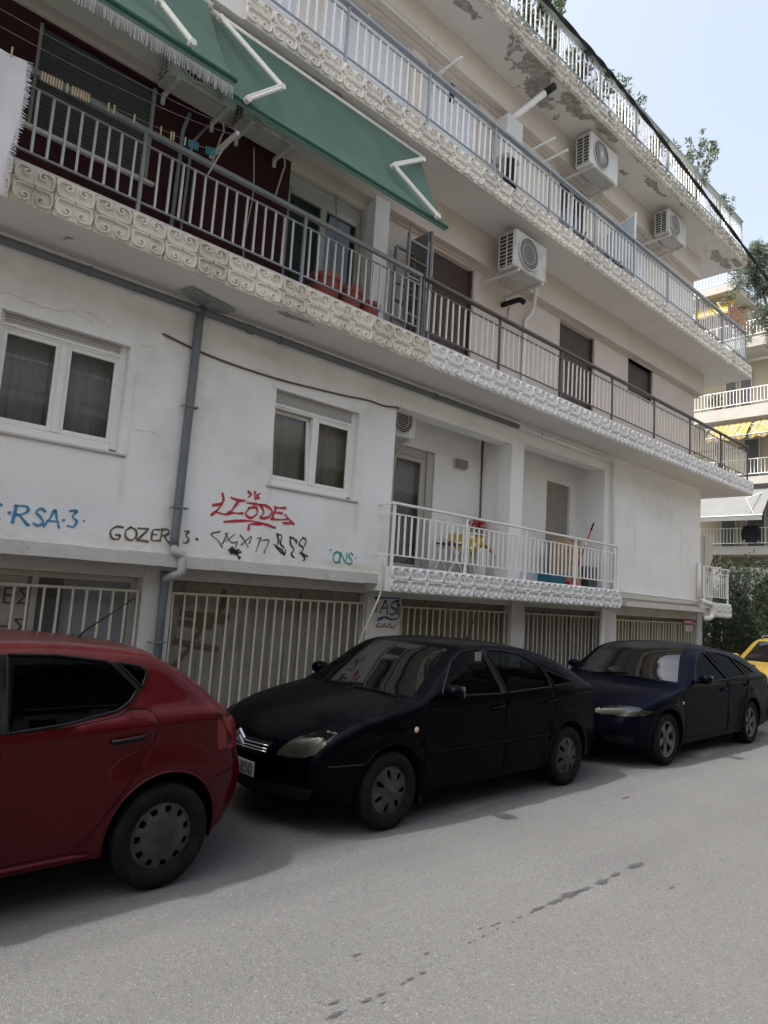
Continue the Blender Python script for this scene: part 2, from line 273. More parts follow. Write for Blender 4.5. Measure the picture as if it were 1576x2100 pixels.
# ------------------------------------------------------------------ mesh helpers
WM = {}
class MB:
    def __init__(s): s.v = []; s.f = []; s.uv = None
    def quad(s, a, b, c, d):
        i = len(s.v); s.v += [a, b, c, d]; s.f.append((i, i+1, i+2, i+3)); return s
    def poly(s, pts):
        i = len(s.v); s.v += list(pts); s.f.append(tuple(range(i, i+len(pts)))); return s
    def box(s, x0, x1, y0, y1, z0, z1):
        i = len(s.v)
        s.v += [(x0, y0, z0), (x1, y0, z0), (x1, y1, z0), (x0, y1, z0), (x0, y0, z1), (x1, y0, z1), (x1, y1, z1), (x0, y1, z1)]
        s.f += [tuple(i+k for k in q) for q in ((0, 3, 2, 1), (4, 5, 6, 7), (0, 1, 5, 4), (1, 2, 6, 5), (2, 3, 7, 6), (3, 0, 4, 7))]; return s
    def cbox(s, x0, x1, y0, y1, z0, z1, c=.01):
        """box with chamfered edges"""
        i = len(s.v); X = (x0, x1); Y = (y0, y1); Z = (z0, z1); id = {}
        for a in (0, 1):
            for b in (0, 1):
                for d in (0, 1):
                    sx, sy, sz = (c, -c)[a], (c, -c)[b], (c, -c)[d]
                    for ax in range(3):
                        p = [X[a]+sx, Y[b]+sy, Z[d]+sz]; p[ax] = (X[a], Y[b], Z[d])[ax]
                        id[(a, b, d, ax)] = len(s.v); s.v.append(tuple(p))
        for ax in range(3):
            o = [k for k in range(3) if k != ax]
            for e in (0, 1):
                q = []
                for (m_, n_) in ((0, 0), (1, 0), (1, 1), (0, 1)):
                    k = [0, 0, 0]; k[ax] = e; k[o[0]] = m_; k[o[1]] = n_; q.append(id[(*k, ax)])
                s.f.append(tuple(q) if (e == 1) == (ax != 1) else tuple(q[::-1]))
        for ax in range(3):       # edges along ax
            o = [k for k in range(3) if k != ax]
            for m_ in (0, 1):
                for n_ in (0, 1):
                    q = []
                    for (e, w) in ((0, o[0]), (1, o[0]), (1, o[1]), (0, o[1])):
                        k = [0, 0, 0]; k[ax] = e; k[o[0]] = m_; k[o[1]] = n_; q.append(id[(*k, w)])
                    s.f.append(tuple(q))
        for a in (0, 1):
            for b in (0, 1):
                for d in (0, 1): s.f.append((id[(a, b, d, 0)], id[(a, b, d, 1)], id[(a, b, d, 2)]))
        return s
    def tube(s, pts, r, n=8, cap=True):
        P = [Vector(p) for p in pts]; k = len(P); rr = r if isinstance(r, (list, tuple)) else [r]*k
        base = len(s.v); N = None
        for i in range(k):
            t = (P[min(i+1, k-1)]-P[max(i-1, 0)]).normalized()
            if N is None:
                N = t.orthogonal().normalized()
            else:
                N = (N - t*N.dot(t))
                N = N.normalized() if N.length > 1e-6 else t.orthogonal().normalized()
            B = t.cross(N)
            for j in range(n):
                a = 2*math.pi*(j+.5)/n
                s.v.append(tuple(P[i] + (N*math.cos(a)+B*math.sin(a))*rr[i]))
        for i in range(k-1):
            for j in range(n):
                a = base+i*n+j; b = base+i*n+(j+1) % n
                s.f.append((a, b, b+n, a+n))
        if cap:
            s.f.append(tuple(base+j for j in range(n))[::-1]); s.f.append(tuple(base+(k-1)*n+j for j in range(n)))
        return s
    def prism(s, poly, d0, d1, axis='y'):
        """2D polygon (other two axes in order) extruded along axis"""
        def P(p, d): return {'x': (d, p[0], p[1]), 'y': (p[0], d, p[1]), 'z': (p[0], p[1], d)}[axis]
        i = len(s.v); n = len(poly); s.v += [P(p, d0) for p in poly]+[P(p, d1) for p in poly]
        s.f.append(tuple(range(i, i+n))); s.f.append(tuple(range(i+n, i+2*n))[::-1])
        for k in range(n): s.f.append((i+k, i+(k+1) % n, i+n+(k+1) % n, i+n+k)[::-1])
        return s
    def lathe(s, prof, c, axis='z', n=24, close=False):
        """profile of (radius, height along axis)"""
        i = len(s.v); k = len(prof)
        for (r, h) in prof:
            for j in range(n):
                a = 2*math.pi*j/n; x, y = r*math.cos(a), r*math.sin(a)
                s.v.append({'z': (c[0]+x, c[1]+y, c[2]+h), 'y': (c[0]+x, c[1]+h, c[2]+y), 'x': (c[0]+h, c[1]+x, c[2]+y)}[axis])
        for a in range(k-1 + (1 if close else 0)):
            b = (a+1) % k
            for j in range(n): s.f.append((i+a*n+j, i+a*n+(j+1) % n, i+b*n+(j+1) % n, i+b*n+j))
        return s
    def grid(s, fn, nu, nv):
        i = len(s.v)
        for a in range(nu+1):
            for b in range(nv+1): s.v.append(tuple(fn(a/nu, b/nv)))
        for a in range(nu):
            for b in range(nv):
                k = i+a*(nv+1)+b; s.f.append((k, k+1, k+nv+2, k+nv+1))
        return s
    def mesh(s, name, matname, smooth=False, sharp=None):
        me = bpy.data.meshes.new(name); me.from_pydata([tuple(p) for p in s.v], [], s.f)
        me.materials.append(MATS[matname]); me.update()
        if smooth:
            me.polygons.foreach_set('use_smooth', [True]*len(me.polygons))
            if sharp is not None: me.set_sharp_from_angle(angle=R(sharp))
        return me
def put(name, me, parent=None, loc=None, rot=None, scale=None):
    o = bpy.data.objects.new(name, me); COL.objects.link(o)
    if loc is not None: o.location = loc
    if rot is not None: o.rotation_euler = rot
    if scale is not None: o.scale = scale
    WM[o.name] = Matrix.Identity(4)
    if parent is not None:
        o.parent = parent; o.matrix_parent_inverse = WM[parent.name].inverted()
    return o
def add(name, mb, matname, parent=None, smooth=False, sharp=None):
    return put(name, mb.mesh(name, matname, smooth, sharp), parent)
def tag(o, label=None, cat=None, group=None, kind=None):
    if label: o['label'] = label
    if cat: o['category'] = cat
    if group: o['group'] = group
    if kind: o['kind'] = kind
    return o
def thing(name, label, cat, loc, group=None):
    o = bpy.data.objects.new(name, None); COL.objects.link(o); o.location = loc; o.empty_display_size = .2
    WM[o.name] = Matrix.Translation(loc)
    return tag(o, label, cat, group)
def catmull(P, k=6, closed=False):
    out = []; n = len(P); P = [tuple(p) for p in P]; dim = len(P[0])
    for i in range(n if closed else n-1):
        p0 = P[i-1] if (i > 0 or closed) else P[0]; p1 = P[i]; p2 = P[(i+1) % n]; p3 = P[(i+2) % n] if (closed or i+2 < n) else P[-1]
        for j in range(k):
            t = j/k
            out.append(tuple(.5*(2*p1[d]+(p2[d]-p0[d])*t+(2*p0[d]-5*p1[d]+4*p2[d]-p3[d])*t*t+(3*p1[d]-p0[d]-3*p2[d]+p3[d])*t**3) for d in range(dim)))
    if not closed: out.append(P[-1])
    return out
def inside(p, poly):
    x, y = p[0], p[1]; c = False; n = len(poly); j = n-1
    for i in range(n):
        xi, yi = poly[i][0], poly[i][1]; xj, yj = poly[j][0], poly[j][1]
        if (yi > y) != (yj > y) and x < (xj-xi)*(y-yi)/(yj-yi)+xi: c = not c
        j = i
    return c
def cdt(loops, pts):
    V = []; E = []
    for lp in loops:
        i = len(V); n = len(lp); V += [Vector((p[0], p[1])) for p in lp]; E += [(i+k, i+(k+1) % n) for k in range(n)]
    V += [Vector(p) for p in pts]
    r = geometry.delaunay_2d_cdt(V, E, [], 0, 1e-5)
    return r[0], r[2]
def submesh(V, F, fn, flip=False):
    """mesh builder from 2D verts and chosen faces, mapped with fn(vec2)->xyz"""
    mb = MB(); mp = {}
    for f in F:
        q = []
        for i in f:
            if i not in mp: mp[i] = len(mb.v); mb.v.append(fn(V[i]))
            q.append(mp[i])
        mb.f.append(tuple(q[::-1]) if flip else tuple(q))
    return mb
def ribbon(strokes, w, y, matname, name, parent, label=None, tilt=0.0, x_mid=0):
    """sprayed strokes in the plane y: list of (x,z) polylines"""
    v = []; f = []; uv = []
    for si, st in enumerate(strokes):
        P = catmull(st, 6) if len(st) > 2 else list(st)
        ww0 = w; ph = si*1.7
        # extend ends a little for round caps
        n = len(P); yy = y-.0006*(si % 5)
        for i, p in enumerate(P):
            a = P[max(i-1, 0)]; b = P[min(i+1, n-1)]; dx, dz = b[0]-a[0], b[1]-a[1]; l = math.hypot(dx, dz) or 1
            ww = ww0*(1+.28*math.sin(ph+i*.45)); nx, nz = -dz/l*ww, dx/l*ww
            ex = (-dx/l*ww*.5, -dz/l*ww*.5) if i == 0 else ((dx/l*ww*.5, dz/l*ww*.5) if i == n-1 else (0, 0))
            v += [(p[0]+nx+ex[0], yy, p[1]+nz+ex[1]), (p[0]-nx+ex[0], yy, p[1]-nz+ex[1])]
            if i < n-1:
                k = len(v)-2; f.append((k, k+1, k+3, k+2)); uv += [(-1, 0), (1, 0), (1, 0), (-1, 0)]
    me = bpy.data.meshes.new(name); me.from_pydata(v, [], f); me.materials.append(MATS[matname])
    ul = me.uv_layers.new(name='UVMap')
    for i, q in enumerate(uv): ul.data[i].uv = q
    o = put(name, me, parent)
    if label: o['label'] = label
    return o
def text_mesh(name, txt, size, matname, parent, loc, rot, extrude=.002):
    cu = bpy.data.curves.new(name, 'FONT'); cu.body = txt; cu.size = size; cu.extrude = extrude; cu.align_x = 'CENTER'; cu.align_y = 'CENTER'
    t = bpy.data.objects.new(name, cu); COL.objects.link(t); dg = bpy.context.evaluated_depsgraph_get()
    me = bpy.data.meshes.new_from_object(t.evaluated_get(dg)); bpy.data.objects.remove(t); me.materials.clear(); me.materials.append(MATS[matname])
    return put(name, me, parent, loc, rot)

DRIPS = [(4.986, 2.486, 0.101, 0.033), (4.693, 2.486, 0.073, 0.023), (4.496, 2.475, 0.082, 0.032), (4.271, 2.482, 0.089, 0.023), (4.125, 2.492, 0.114, 0.035), (3.946, 2.487, 0.08, 0.024), (3.77, 2.494, 0.061, 0.02), (3.692, 2.489, 0.025, 0.011), (3.582, 2.493, 0.024, 0.01), (3.498, 2.481, 0.014, 0.008), (3.412, 2.523, 0.027, 0.007), (3.362, 2.523, 0.022, 0.005), (3.356, 2.48, 0.015, 0.007), (3.279, 2.542, 0.03, 0.005), (3.221, 2.473, 0.019, 0.007), (3.101, 2.473, 0.016, 0.007), (3.14, 2.471, 0.012, 0.004), (2.828, 2.532, 0.022, 0.008), (2.679, 2.416, 0.027, 0.011), (2.587, 2.413, 0.029, 0.012), (2.529, 2.407, 0.016, 0.007), (2.387, 2.404, 0.027, 0.013), (2.355, 2.351, 0.017, 0.006), (4.812, 2.145, 0.036, 0.011), (6.656, 3.431, 0.072, 0.023), (2.175, 2.483, 0.036, 0.01), (2.13, 2.41, 0.051, 0.018), (2.301, 2.408, 0.032, 0.014), (2.524, 2.734, 0.034, 0.013)]
DRIP_ANG = -0.010
ARMS2 = [[(5.90, 6.06, 7.64), (5.12, 5.76, 7.02), (5.72, 5.55, 6.55)], [(2.86, 6.06, 7.66), (3.44, 5.70, 7.02), (2.98, 5.55, 6.53)]]
ARMS1 = [[(1.20, 6.02, 7.66), (2.02, 5.52, 6.90), (2.28, 5.34, 6.55)]]

# ------------------------------------------------------------------ ground, road, pavements
tag(add('ground', MB().quad((-900, -900, -.03), (900, -900, -.03), (900, 900, -.03), (-900, 900, -.03)), 'ground_mat'), kind='structure')
road = tag(add('road', MB().quad((-120, -3.2, 0), (200, -3.2, 0), (200, 5.95, 0), (-120, 5.95, 0)), 'asphalt'), kind='structure')
tag(add('side_street', MB().quad((20.2, 5.95, -.004), (26.5, 5.95, -.004), (26.5, 90, -.004), (20.2, 90, -.004)), 'asphalt'), kind='structure')
mb = MB().box(-60, 19.5, 6.07, 7.3, -.02, .12); tag(add('pavement', mb, 'sidewalk'), kind='structure')
mb = MB()
x = -12
while x < 19.4: mb.cbox(x, x+.985, 5.93, 6.07, -.02, .125, .012); x += 1
tag(add('kerb', mb, 'kerb'), kind='structure')
mb = MB().box(-60, 60, -4.6, -3.2, -.02, .12); tag(add('pavement', mb, 'sidewalk'), kind='structure')
# drip marks left on the asphalt
rs = random.Random(3)
def blot(x, y, lx, ly, ang, seed):
    q = random.Random(seed); n = 22; V = [(x, y, .004)]; F_ = []; lx *= 1.2; ly *= 1.05
    for i in range(n):
        a = 2*math.pi*i/n; k = 1+q.uniform(-.3, .3)
        px, py = lx*k*math.cos(a), ly*k*math.sin(a); V.append((x+px*math.cos(ang)-py*math.sin(ang), y+px*math.sin(ang)+py*math.cos(ang), .004))
    for i in range(n): F_.append((0, 1+i, 1+(i+1) % n))
    me = bpy.data.meshes.new('drip_stain'); me.from_pydata(V, [], F_); me.materials.append(MATS['wet_mark']); ul = me.uv_layers.new(name='UVMap')
    for k, lp in enumerate(me.loops): ul.data[k].uv = (0 if lp.vertex_index == 0 else 1.05, 0)
    return me
for i, (x, y, lx, ly) in enumerate(DRIPS): put('drip_stain', blot(x, y, lx, ly, DRIP_ANG, i), road)

# ------------------------------------------------------------------ the apartment building
XL, XR = -8.0, 16.75
B = thing('apartment_building', 'white four storey apartment block with scroll tiled balconies along the street', 'building', (4, 9, 0))
def wall_holes(x0, x1, z0, z1, y, holes, depth=.16):
    """front skin at y with rectangular holes and their reveals"""
    mb = MB(); xs = sorted({x0, x1, *[h[0] for h in holes], *[h[1] for h in holes]}); zs = sorted({z0, z1, *[h[2] for h in holes], *[h[3] for h in holes]})
    for i in range(len(xs)-1):
        for j in range(len(zs)-1):
            cx, cz = (xs[i]+xs[i+1])/2, (zs[j]+zs[j+1])/2
            if any(h[0] < cx < h[1] and h[2] < cz < h[3] for h in holes): continue
            mb.quad((xs[i], y, zs[j]), (xs[i+1], y, zs[j]), (xs[i+1], y, zs[j+1]), (xs[i], y, zs[j+1]))
    for (a, b, c, d, *r) in holes:
        e = y+(r[0] if r else depth)
        mb.quad((a, y, c), (a, e, c), (a, e, d), (a, y, d)); mb.quad((b, y, c), (b, y, d), (b, e, d), (b, e, c))
        mb.quad((a, y, d), (a, e, d), (b, e, d), (b, y, d)); mb.quad((a, y, c), (b, y, c), (b, e, c), (a, e, c))
    return mb
# body behind the facade: dark backing for the rooms, ends, back, roof
mb = MB().box(XL, XR-.02, 8.3, 8.4, 2.0, 10.8); add('room_backing', mb, 'dark_room', B)
mb = MB().box(XL, XR-.02, 13.4, 13.6, 0, 10.8).box(XL-.2, XL, 6.9, 13.6, 0, 10.8).box(XR-.12, XR+.0, 7.05, 13.4, 2.1, 10.8); add('end_wall', mb, 'wall', B)
# first floor wall
WIN = [(1.41, 2.60, 3.09, 4.20), (4.40, 5.72, 3.06, 4.23)]
LOG = [(6.40, 9.10, 2.24, 4.50, .28), (9.44, 12.14, 2.24, 4.585, .28)]
w1 = add('wall', wall_holes(XL, XR-.08, 2.12, 4.91, 6.8, WIN+LOG), 'wall', B)
# right end return of the first floor wall (towards the side street)
# floor edge band above the garages
mb = MB(); q = random.Random(1)
x = XL
while x < 6.36:
    x2 = min(x+.45, 6.36); mb.box(x, x2, 6.745-q.uniform(0, .006), 6.83, 1.992+q.uniform(-.004, .004), 2.122+q.uniform(-.004, .004)); x = x2
add('floor_band', mb, 'concrete', B); add('floor_band', MB().box(12.9, 16.95, 6.70, 6.83, 1.955, 2.062), 'concrete', B)
mb = MB().box(XL, XR, 6.83, 13.4, 1.995, 2.235); add('floor_slab', mb, 'concrete', B)
# loggia lining
mb = MB()
mb.quad((6.38, 7.45, 2.24), (9.28, 7.45, 2.24), (9.28, 7.45, 4.9), (6.38, 7.45, 4.9)) if False else None
mb = wall_holes(6.36, 12.2, 2.2, 4.9, 7.45, [(6.86, 7.93, 2.24, 4.19), (11.12, 11.94, 2.24, 4.27)], .12)
mb.quad((6.40, 7.07, 2.24), (6.40, 7.07, 4.9), (6.40, 7.45, 4.9), (6.40, 7.45, 2.24))
mb.box(9.12, 9.42, 7.08, 7.449, 2.236, 4.89)
mb.quad((12.14, 7.08, 2.24), (12.14, 7.45, 2.24), (12.14, 7.45, 4.9), (12.14, 7.08, 4.9))
add('loggia_wall', mb, 'wall', B)
# beams and recessed upper walls
H1 = [(1.44, 2.66, 6.14, 7.27), (4.46, 5.74, 5.26, 7.22)]
H1b = [(7.17, 8.16, 5.26, 7.26), (10.71, 11.98, 5.26, 7.28), (13.37, 14.53, 6.58, 7.30)]
add('wall', wall_holes(XL, 4.50-.04, 5.25, 7.885, 7.0, [(1.44, 2.66, 6.14, 7.27)]), 'wall_maroon', B)
add('wall', wall_holes(4.46, XR, 5.25, 7.885, 7.0, [(4.461, 5.74, 5.26, 7.22)]+H1b), 'wall_pink', B)
H2 = [(3.0, 4.4, 8.24, 10.24), (4.75, 6.45, 8.24, 10.24), (6.79, 8.08, 8.24, 10.26), (10.55, 11.65, 8.24, 10.22), (13.2, 14.2, 9.0, 10.22)]
add('wall', wall_holes(XL, XR-.06, 8.23, 10.81, 7.0, H2), 'wall_cream', B)
add('beam', MB().box(XL, 16.98, 6.85, 7.2, 7.345, 7.884).box(XL, 16.98, 6.97, 7.19, 7.30, 7.346), 'wall_pink', B)
add('beam', MB().box(XL, 16.62, 6.81, 7.2, 10.30, 10.806).box(XL, 16.62, 6.95, 7.19, 10.25, 10.301), 'wall_cream', B)
add('beam', MB().box(6.3, 7.1, 6.70, 6.86, 7.0, 7.35) if False else MB().box(5.78, 6.05, 6.82, 7.19, 5.25, 7.4), 'wall', B)   # pier at the party wall

# scroll tiles: one relief mesh, shared
def tile_mesh(matname):
    h = .166; mb = MB(); mb.cbox(-h, h, .0, .03, -h-.008, h+.008, .006)
    def ridge(pts, w, d):
        n = len(pts); base = len(mb.v)
        for i, p in enumerate(pts):
            a = pts[max(i-1, 0)]; b = pts[min(i+1, n-1)]; dx, dz = b[0]-a[0], b[1]-a[1]; l = math.hypot(dx, dz) or 1
            nx, nz = -dz/l*w, dx/l*w
            mb.v += [(p[0]+nx, .001, p[1]+nz), (p[0]+nx*.5, -d, p[1]+nz*.5), (p[0]-nx*.5, -d, p[1]-nz*.5), (p[0]-nx, .001, p[1]-nz)]
        for i in range(n-1):
            k = base+4*i
            for j in range(3): mb.f.append((k+j, k+j+1, k+j+5, k+j+4))
        mb.f.append((base, base+1, base+2, base+3)); k = base+4*(n-1); mb.f.append((k+3, k+2, k+1, k))
    for sx in (-1, 1):
        for sz in (-1, 1):
            P = []
            cx, cz = .40, .64
            for i in range(16):                                  # the curl
                t = i/15; a = R(490) - t*R(400); r = .045+.205*t
                P.append((cx+r*math.cos(a), cz+r*math.sin(a)))
            P += [(.62, .90), (.82, .83), (.91, .64), (.915, .36), (.86, .15), (.70, .075), (.40, .065), (.06, .06)]
            P = [(sx*p[0]*h, sz*min(p[1], .97)*h) for p in P]
            ridge(P, .0135, .030)
    ridge([(0, -h*.98), (0, h*.98)], .005, .012)
    return mb.mesh('tile', matname, True, 35)
TILE = {k: tile_mesh(k) for k in ('tile_cream', 'tile_white', 'tile_grey', 'tile_ivory')}
def baluster(h, w, matname):
    return MB().box(-w/2, w/2, -w/2, w/2, 0, h).mesh('baluster', matname)
def balcony(x1, zb, zt, yo, first, tmat, rail, label, yback=13.3, sof='soffit_plain', lowest=False):
    """slab with a row of scroll tiles on its edge"""
    slab = add('balcony', MB().box(XL, x1, yo+.034, yback, zb+.012, zt-.006), sof, B); slab['label'] = label
    add('slab_lip', MB().box(XL, x1+.005, yo+.004, yo+.2, zt-.004, zt+.016), 'concrete', slab)
    pitch = .337; x = x1-pitch/2; i = 0
    while x > first:
        put('tile', TILE[tmat(x)], slab, (x, yo+random.uniform(-.002, .002), (zb+zt)/2), rot=(random.uniform(-.01, .01), random.uniform(-.012, .012), random.uniform(-.008, .008))); x -= pitch; i += 1
    return slab
b1 = balcony(18.05, 4.895, 5.245, 6.1, .3, lambda x: 'tile_cream' if x < 6.2 else 'tile_white', None, 'lowest full length balcony, tiles dirty cream on the left and white on the right')
b2 = balcony(17.98, 7.88, 8.23, 6.1, 3.0, lambda x: 'tile_ivory', None, 'middle full length balcony with cream scroll tiles')
b3 = balcony(17.72, 10.80, 11.15, 6.1, 6.2, lambda x: 'tile_grey', None, 'top balcony with weathered tiles and flaking paint underneath', sof='soffit_worn')
def rails(parent, x0, x1, y, zf, zl, zt, zh, sp, rail_m, bal_m, post_sp, stuff=False, hand=(.045, .035), skip=None, w=.02):
    hm = MB().cbox(x0, x1, y-hand[0], y+hand[0], zh-hand[1]/2, zh+hand[1]/2, .006); add('handrail', hm, rail_m, parent)
    add('rail', MB().box(x0, x1, y-.011, y+.011, zt-.008, zt+.008), rail_m, parent); add('rail', MB().box(x0, x1, y-.011, y+.011, zl-.008, zl+.008), rail_m, parent)
    me = baluster(zt-zl, w, bal_m); row = MB(); n = int((x1-x0)/sp); k = 0
    pn = max(1, round((x1-x0)/post_sp))
    posts = [x0+.02+(x1-x0-.04)*i/pn for i in range(pn+1)]
    pm = MB().box(-.016, .016, -.016, .016, 0, zh-zf-hand[1]/2).mesh('post', rail_m)
    for px in posts: put('post', pm, parent, (px, y, zf))
    for i in range(1, n):
        x = x0+(x1-x0)*i/n
        if min(abs(x-p) for p in posts) < sp*.4: continue
        if stuff: row.box(x-w/2, x+w/2, y-w/2, y+w/2, zl, zt)
        else: put('baluster', me, parent, (x, y, zl), rot=(random.uniform(-.012, .012), random.uniform(-.012, .012), random.uniform(-.2, .2)))
    if stuff: tag(add('baluster', row, bal_m, parent), kind='stuff')
rails(b1, .35, 6.15, 6.2, 5.25, 5.41, 6.0, 6.14, .121, 'grey_paint', 'light_grey_paint', 1.8, hand=(.03, .05))
rails(b1, 6.17, 18.03, 6.2, 5.25, 5.41, 6.0, 6.14, .128, 'brown_paint', 'cream_paint', 1.62, hand=(.04, .04))
rails(b2, 3.1, 17.95, 6.2, 8.23, 8.43, 9.0, 9.13, .128, 'bluegrey_paint', 'white_paint', 1.5, hand=(.04, .05))
rails(b3, 6.3, 17.7, 6.2, 11.15, 11.36, 11.93, 12.05, .128, 'grey_green_paint', 'white_paint', 1.4, stuff=True, hand=(.045, .045))
# small end of the rails turning round the corner at the right
for (b, x, zl, zt, zh, mm, bm) in ((b1, 18.0, 5.41, 6.0, 6.14, 'brown_paint', 'cream_paint'), (b2, 17.92, 8.43, 9.0, 9.13, 'bluegrey_paint', 'white_paint'), (b3, 17.67, 11.36, 11.93, 12.05, 'grey_green_paint', 'white_paint')):
    mb = MB().box(x-.03, x+.03, 6.25, 9.0, zh-.02, zh+.02).box(x-.01, x+.01, 6.25, 9.0, zt-.008, zt+.008).box(x-.01, x+.01, 6.25, 9.0, zl-.008, zl+.008)
    add('side_rail', mb, mm, b)
    row = MB()
    for i in range(21): row.box(x-.009, x+.009, 6.3+.13*i, 6.318+.13*i, zl, zt)
    tag(add('baluster', row, bm, b), kind='stuff')
# loggia balcony
lb = add('balcony', MB().box(6.19, 12.26, 6.53, 7.45, 1.905, 2.236), 'wall', B); lb['label'] = 'short loggia balcony with bright white scroll tiles above the garages'
x = 6.19+.337/2
for i in range(18): put('tile', TILE['tile_white'], lb, (x+i*.337, 6.5, 2.07))
rails(lb, 6.2, 12.2, 6.53, 2.238, 2.385, 2.935, 3.075, .118, 'white_paint', 'white_paint', 1.5, hand=(.032, .03))
add('rail', MB().tube([(6.215, 6.53, 2.935), (6.18, 6.62, 2.935), (6.18, 6.82, 2.935)], .010, 8).tube([(6.215, 6.53, 2.385), (6.18, 6.62, 2.385), (6.18, 6.82, 2.385)], .010, 8), 'white_paint', lb)
add('handrail', MB().box(6.165, 6.205, 6.50, 6.82, 3.058, 3.09), 'white_paint', lb)
# little balcony at the far corner of the first floor
sb = add('balcony', MB().box(17.30, 18.27, 6.73, 9.5, 1.86, 2.20).box(16.6, 17.3, 6.95, 9.5, 1.95, 2.20), 'wall', B); sb['label'] = 'small white corner balcony at the far end of the first floor'
for i in range(3): put('tile', TILE['tile_white'], sb, (17.30+.165+i*.322, 6.7, 2.03), scale=(.95, 1, 1))
rails(sb, 16.66, 18.15, 6.72, 2.2, 2.34, 2.92, 3.05, .125, 'white_paint', 'white_paint', 1.4, hand=(.03, .03))

# ------------------------------------------------------------------ windows, doors, shutters
def slats(x0, x1, z0, z1, y, pitch=.042, d=.009):
    mb = MB(); n = max(1, round((z1-z0)/pitch)); p = (z1-z0)/n; i0 = len(mb.v)
    for i in range(n):
        z = z0+i*p
        for (dz, dy) in ((0, d), (.12, 0), (.5, -.003), (.88, 0), (.97, d)):
            mb.v += [(x0, y+dy, z+dz*p), (x1, y+dy, z+dz*p)]
    k = len(mb.v)//2
    for j in range(k-1): mb.f.append((2*j, 2*j+1, 2*j+3, 2*j+2))
    return mb
def curtain_mesh(x0, x1, z0, z1, y, n=9, amp=.025, seed=0):
    q = random.Random(seed); ph = [q.uniform(0, 6) for _ in range(4)]
    def fn(u, v):
        x = x0+(x1-x0)*u; w = amp*(math.sin(u*n*6.28+ph[0])+.5*math.sin(u*n*13.1+ph[1]+v)+.3*math.sin(u*n*3.3+ph[2]))
        return (x, y+w*(.5+.5*(1-v)), z0+(z1-z0)*v)
    return MB().grid(fn, 90, 6)
def window(x0, x1, z0, z1, y, drop=.13, cur='curtain', fm='pvc_frame', sh='shutter_grey', label='', open_left=False, sill=True, seed=0, rec=.08):
    """two-leaf window set rec behind the wall face y"""
    a, b = x0+.012, x1-.035; yf = y+rec; zt = z1-drop; zb = z0+.03
    mb = MB()
    for (p, q, r_, s_) in ((x0+.001, a+.035, zb, z1), (b-.04, x1-.001, zb, z1), (a+.035, b-.04, zb-.028, zb+.055), (a+.035, b-.04, zt-.035, zt+.015)): mb.cbox(p, q, yf-.02, yf+.05, r_, s_, .005)
    mx = (a+b)/2; mb.cbox(mx-.035, mx+.035, yf-.028, yf+.05, zb+.056, zt-.036, .006)
    fr = add('window', mb, fm, B); fr['label'] = label
    leaves = ((a+.035, mx-.035), (mx+.035, b-.04))
    for i, (p, q) in enumerate(leaves):
        l0, l1 = zb+.056, zt-.036; mb = MB(); c = .038; yl = yf-.006
        for (s0, s1, t0, t1) in ((p, p+c, l0, l1), (q-c, q, l0, l1), (p+c, q-c, l0, l0+c+.01), (p+c, q-c, l1-c, l1)): mb.cbox(s0, s1, yl-.012, yl+.03, t0, t1, .004)
        ob = add('leaf_frame', mb, fm, fr); pn = add('pane', MB().quad((p+c, yl+.012, l0+c), (q-c, yl+.012, l0+c), (q-c, yl+.012, l1-c), (p+c, yl+.012, l1-c)), 'window_glass', fr)
        if open_left and i == 0:                                  # tilted inwards at the top
            for o_ in (ob, pn):
                T = Matrix.Translation((0, yl, l0)) @ Matrix.Rotation(R(-5), 4, 'X') @ Matrix.Translation((0, -yl, -l0)); o_.matrix_basis = T
    add('shutter', slats(a+.005, b-.02, zt+.02, z1-.005, yf-.018, .034), sh, fr)
    mb = MB().cbox(a+.003, b-.018, yf-.032, yf-.008, zt-.012, zt+.02, .004)
    for sx in (a+.12, b-.14): mb.lathe([(0, -.03), (.016, -.028), (.016, 0)], (sx, yf-.03, zt+.004), 'y', 10)
    add('shutter_bottom_bar', mb, fm, fr)
    add('curtain', curtain_mesh(x0+.02, x1-.02, z0, z1, yf+.16, 9, .02, seed), cur, fr, True)
    if sill: add('sill', MB().cbox(x0-.04, x1+.07, y-.028, y+rec-.02, z0-.03, z0-.002, .006), 'concrete', fr)
    return fr
window(*WIN[0], 6.8, .115, 'curtain', label='white two leaf window nearest the left edge with pleated curtain', seed=1)
window(*WIN[1], 6.8, .18, 'curtain_warm', label='white two leaf window between drainpipe and loggia, left leaf tilted', open_left=True, seed=2)
# raised plaster surround round both windows
for (a, b, c, d) in WIN: add('window_surround', MB().prism([(b+.001, c-.03), (b+.075, c-.03), (b+.075, d+.05), (a-.06, d+.05), (a-.06, d+.001), (b+.001, d+.001)], 6.788, 6.802, 'y'), 'wall', B)
# loggia glass door
d = add('balcony_door', MB().cbox(6.861, 7.10, 7.50, 7.55, 2.25, 4.05, .005).cbox(7.10, 7.66, 7.50, 7.55, 3.98, 4.05, .005).cbox(7.10, 7.66, 7.50, 7.55, 2.25, 2.36, .005).cbox(7.66, 7.78, 7.50, 7.55, 2.25, 4.05, .005).cbox(7.78, 7.92, 7.47, 7.54, 2.25, 4.18, .005), 'alu_frame', B)
add('pane', MB().quad((7.10, 7.525, 2.36), (7.66, 7.525, 2.36), (7.66, 7.525, 3.98), (7.10, 7.525, 3.98)), 'window_glass', d)
add('shutter', slats(6.87, 7.78, 4.055, 4.185, 7.50, .04), 'shutter_grey', d); add('curtain', curtain_mesh(6.87, 7.9, 2.25, 4.1, 7.66, 8, .02, 5), 'curtain', d, True)
d = add('door_shutter', slats(11.13, 11.93, 2.25, 4.265, 7.50, .056), 'shutter_taupe', B)
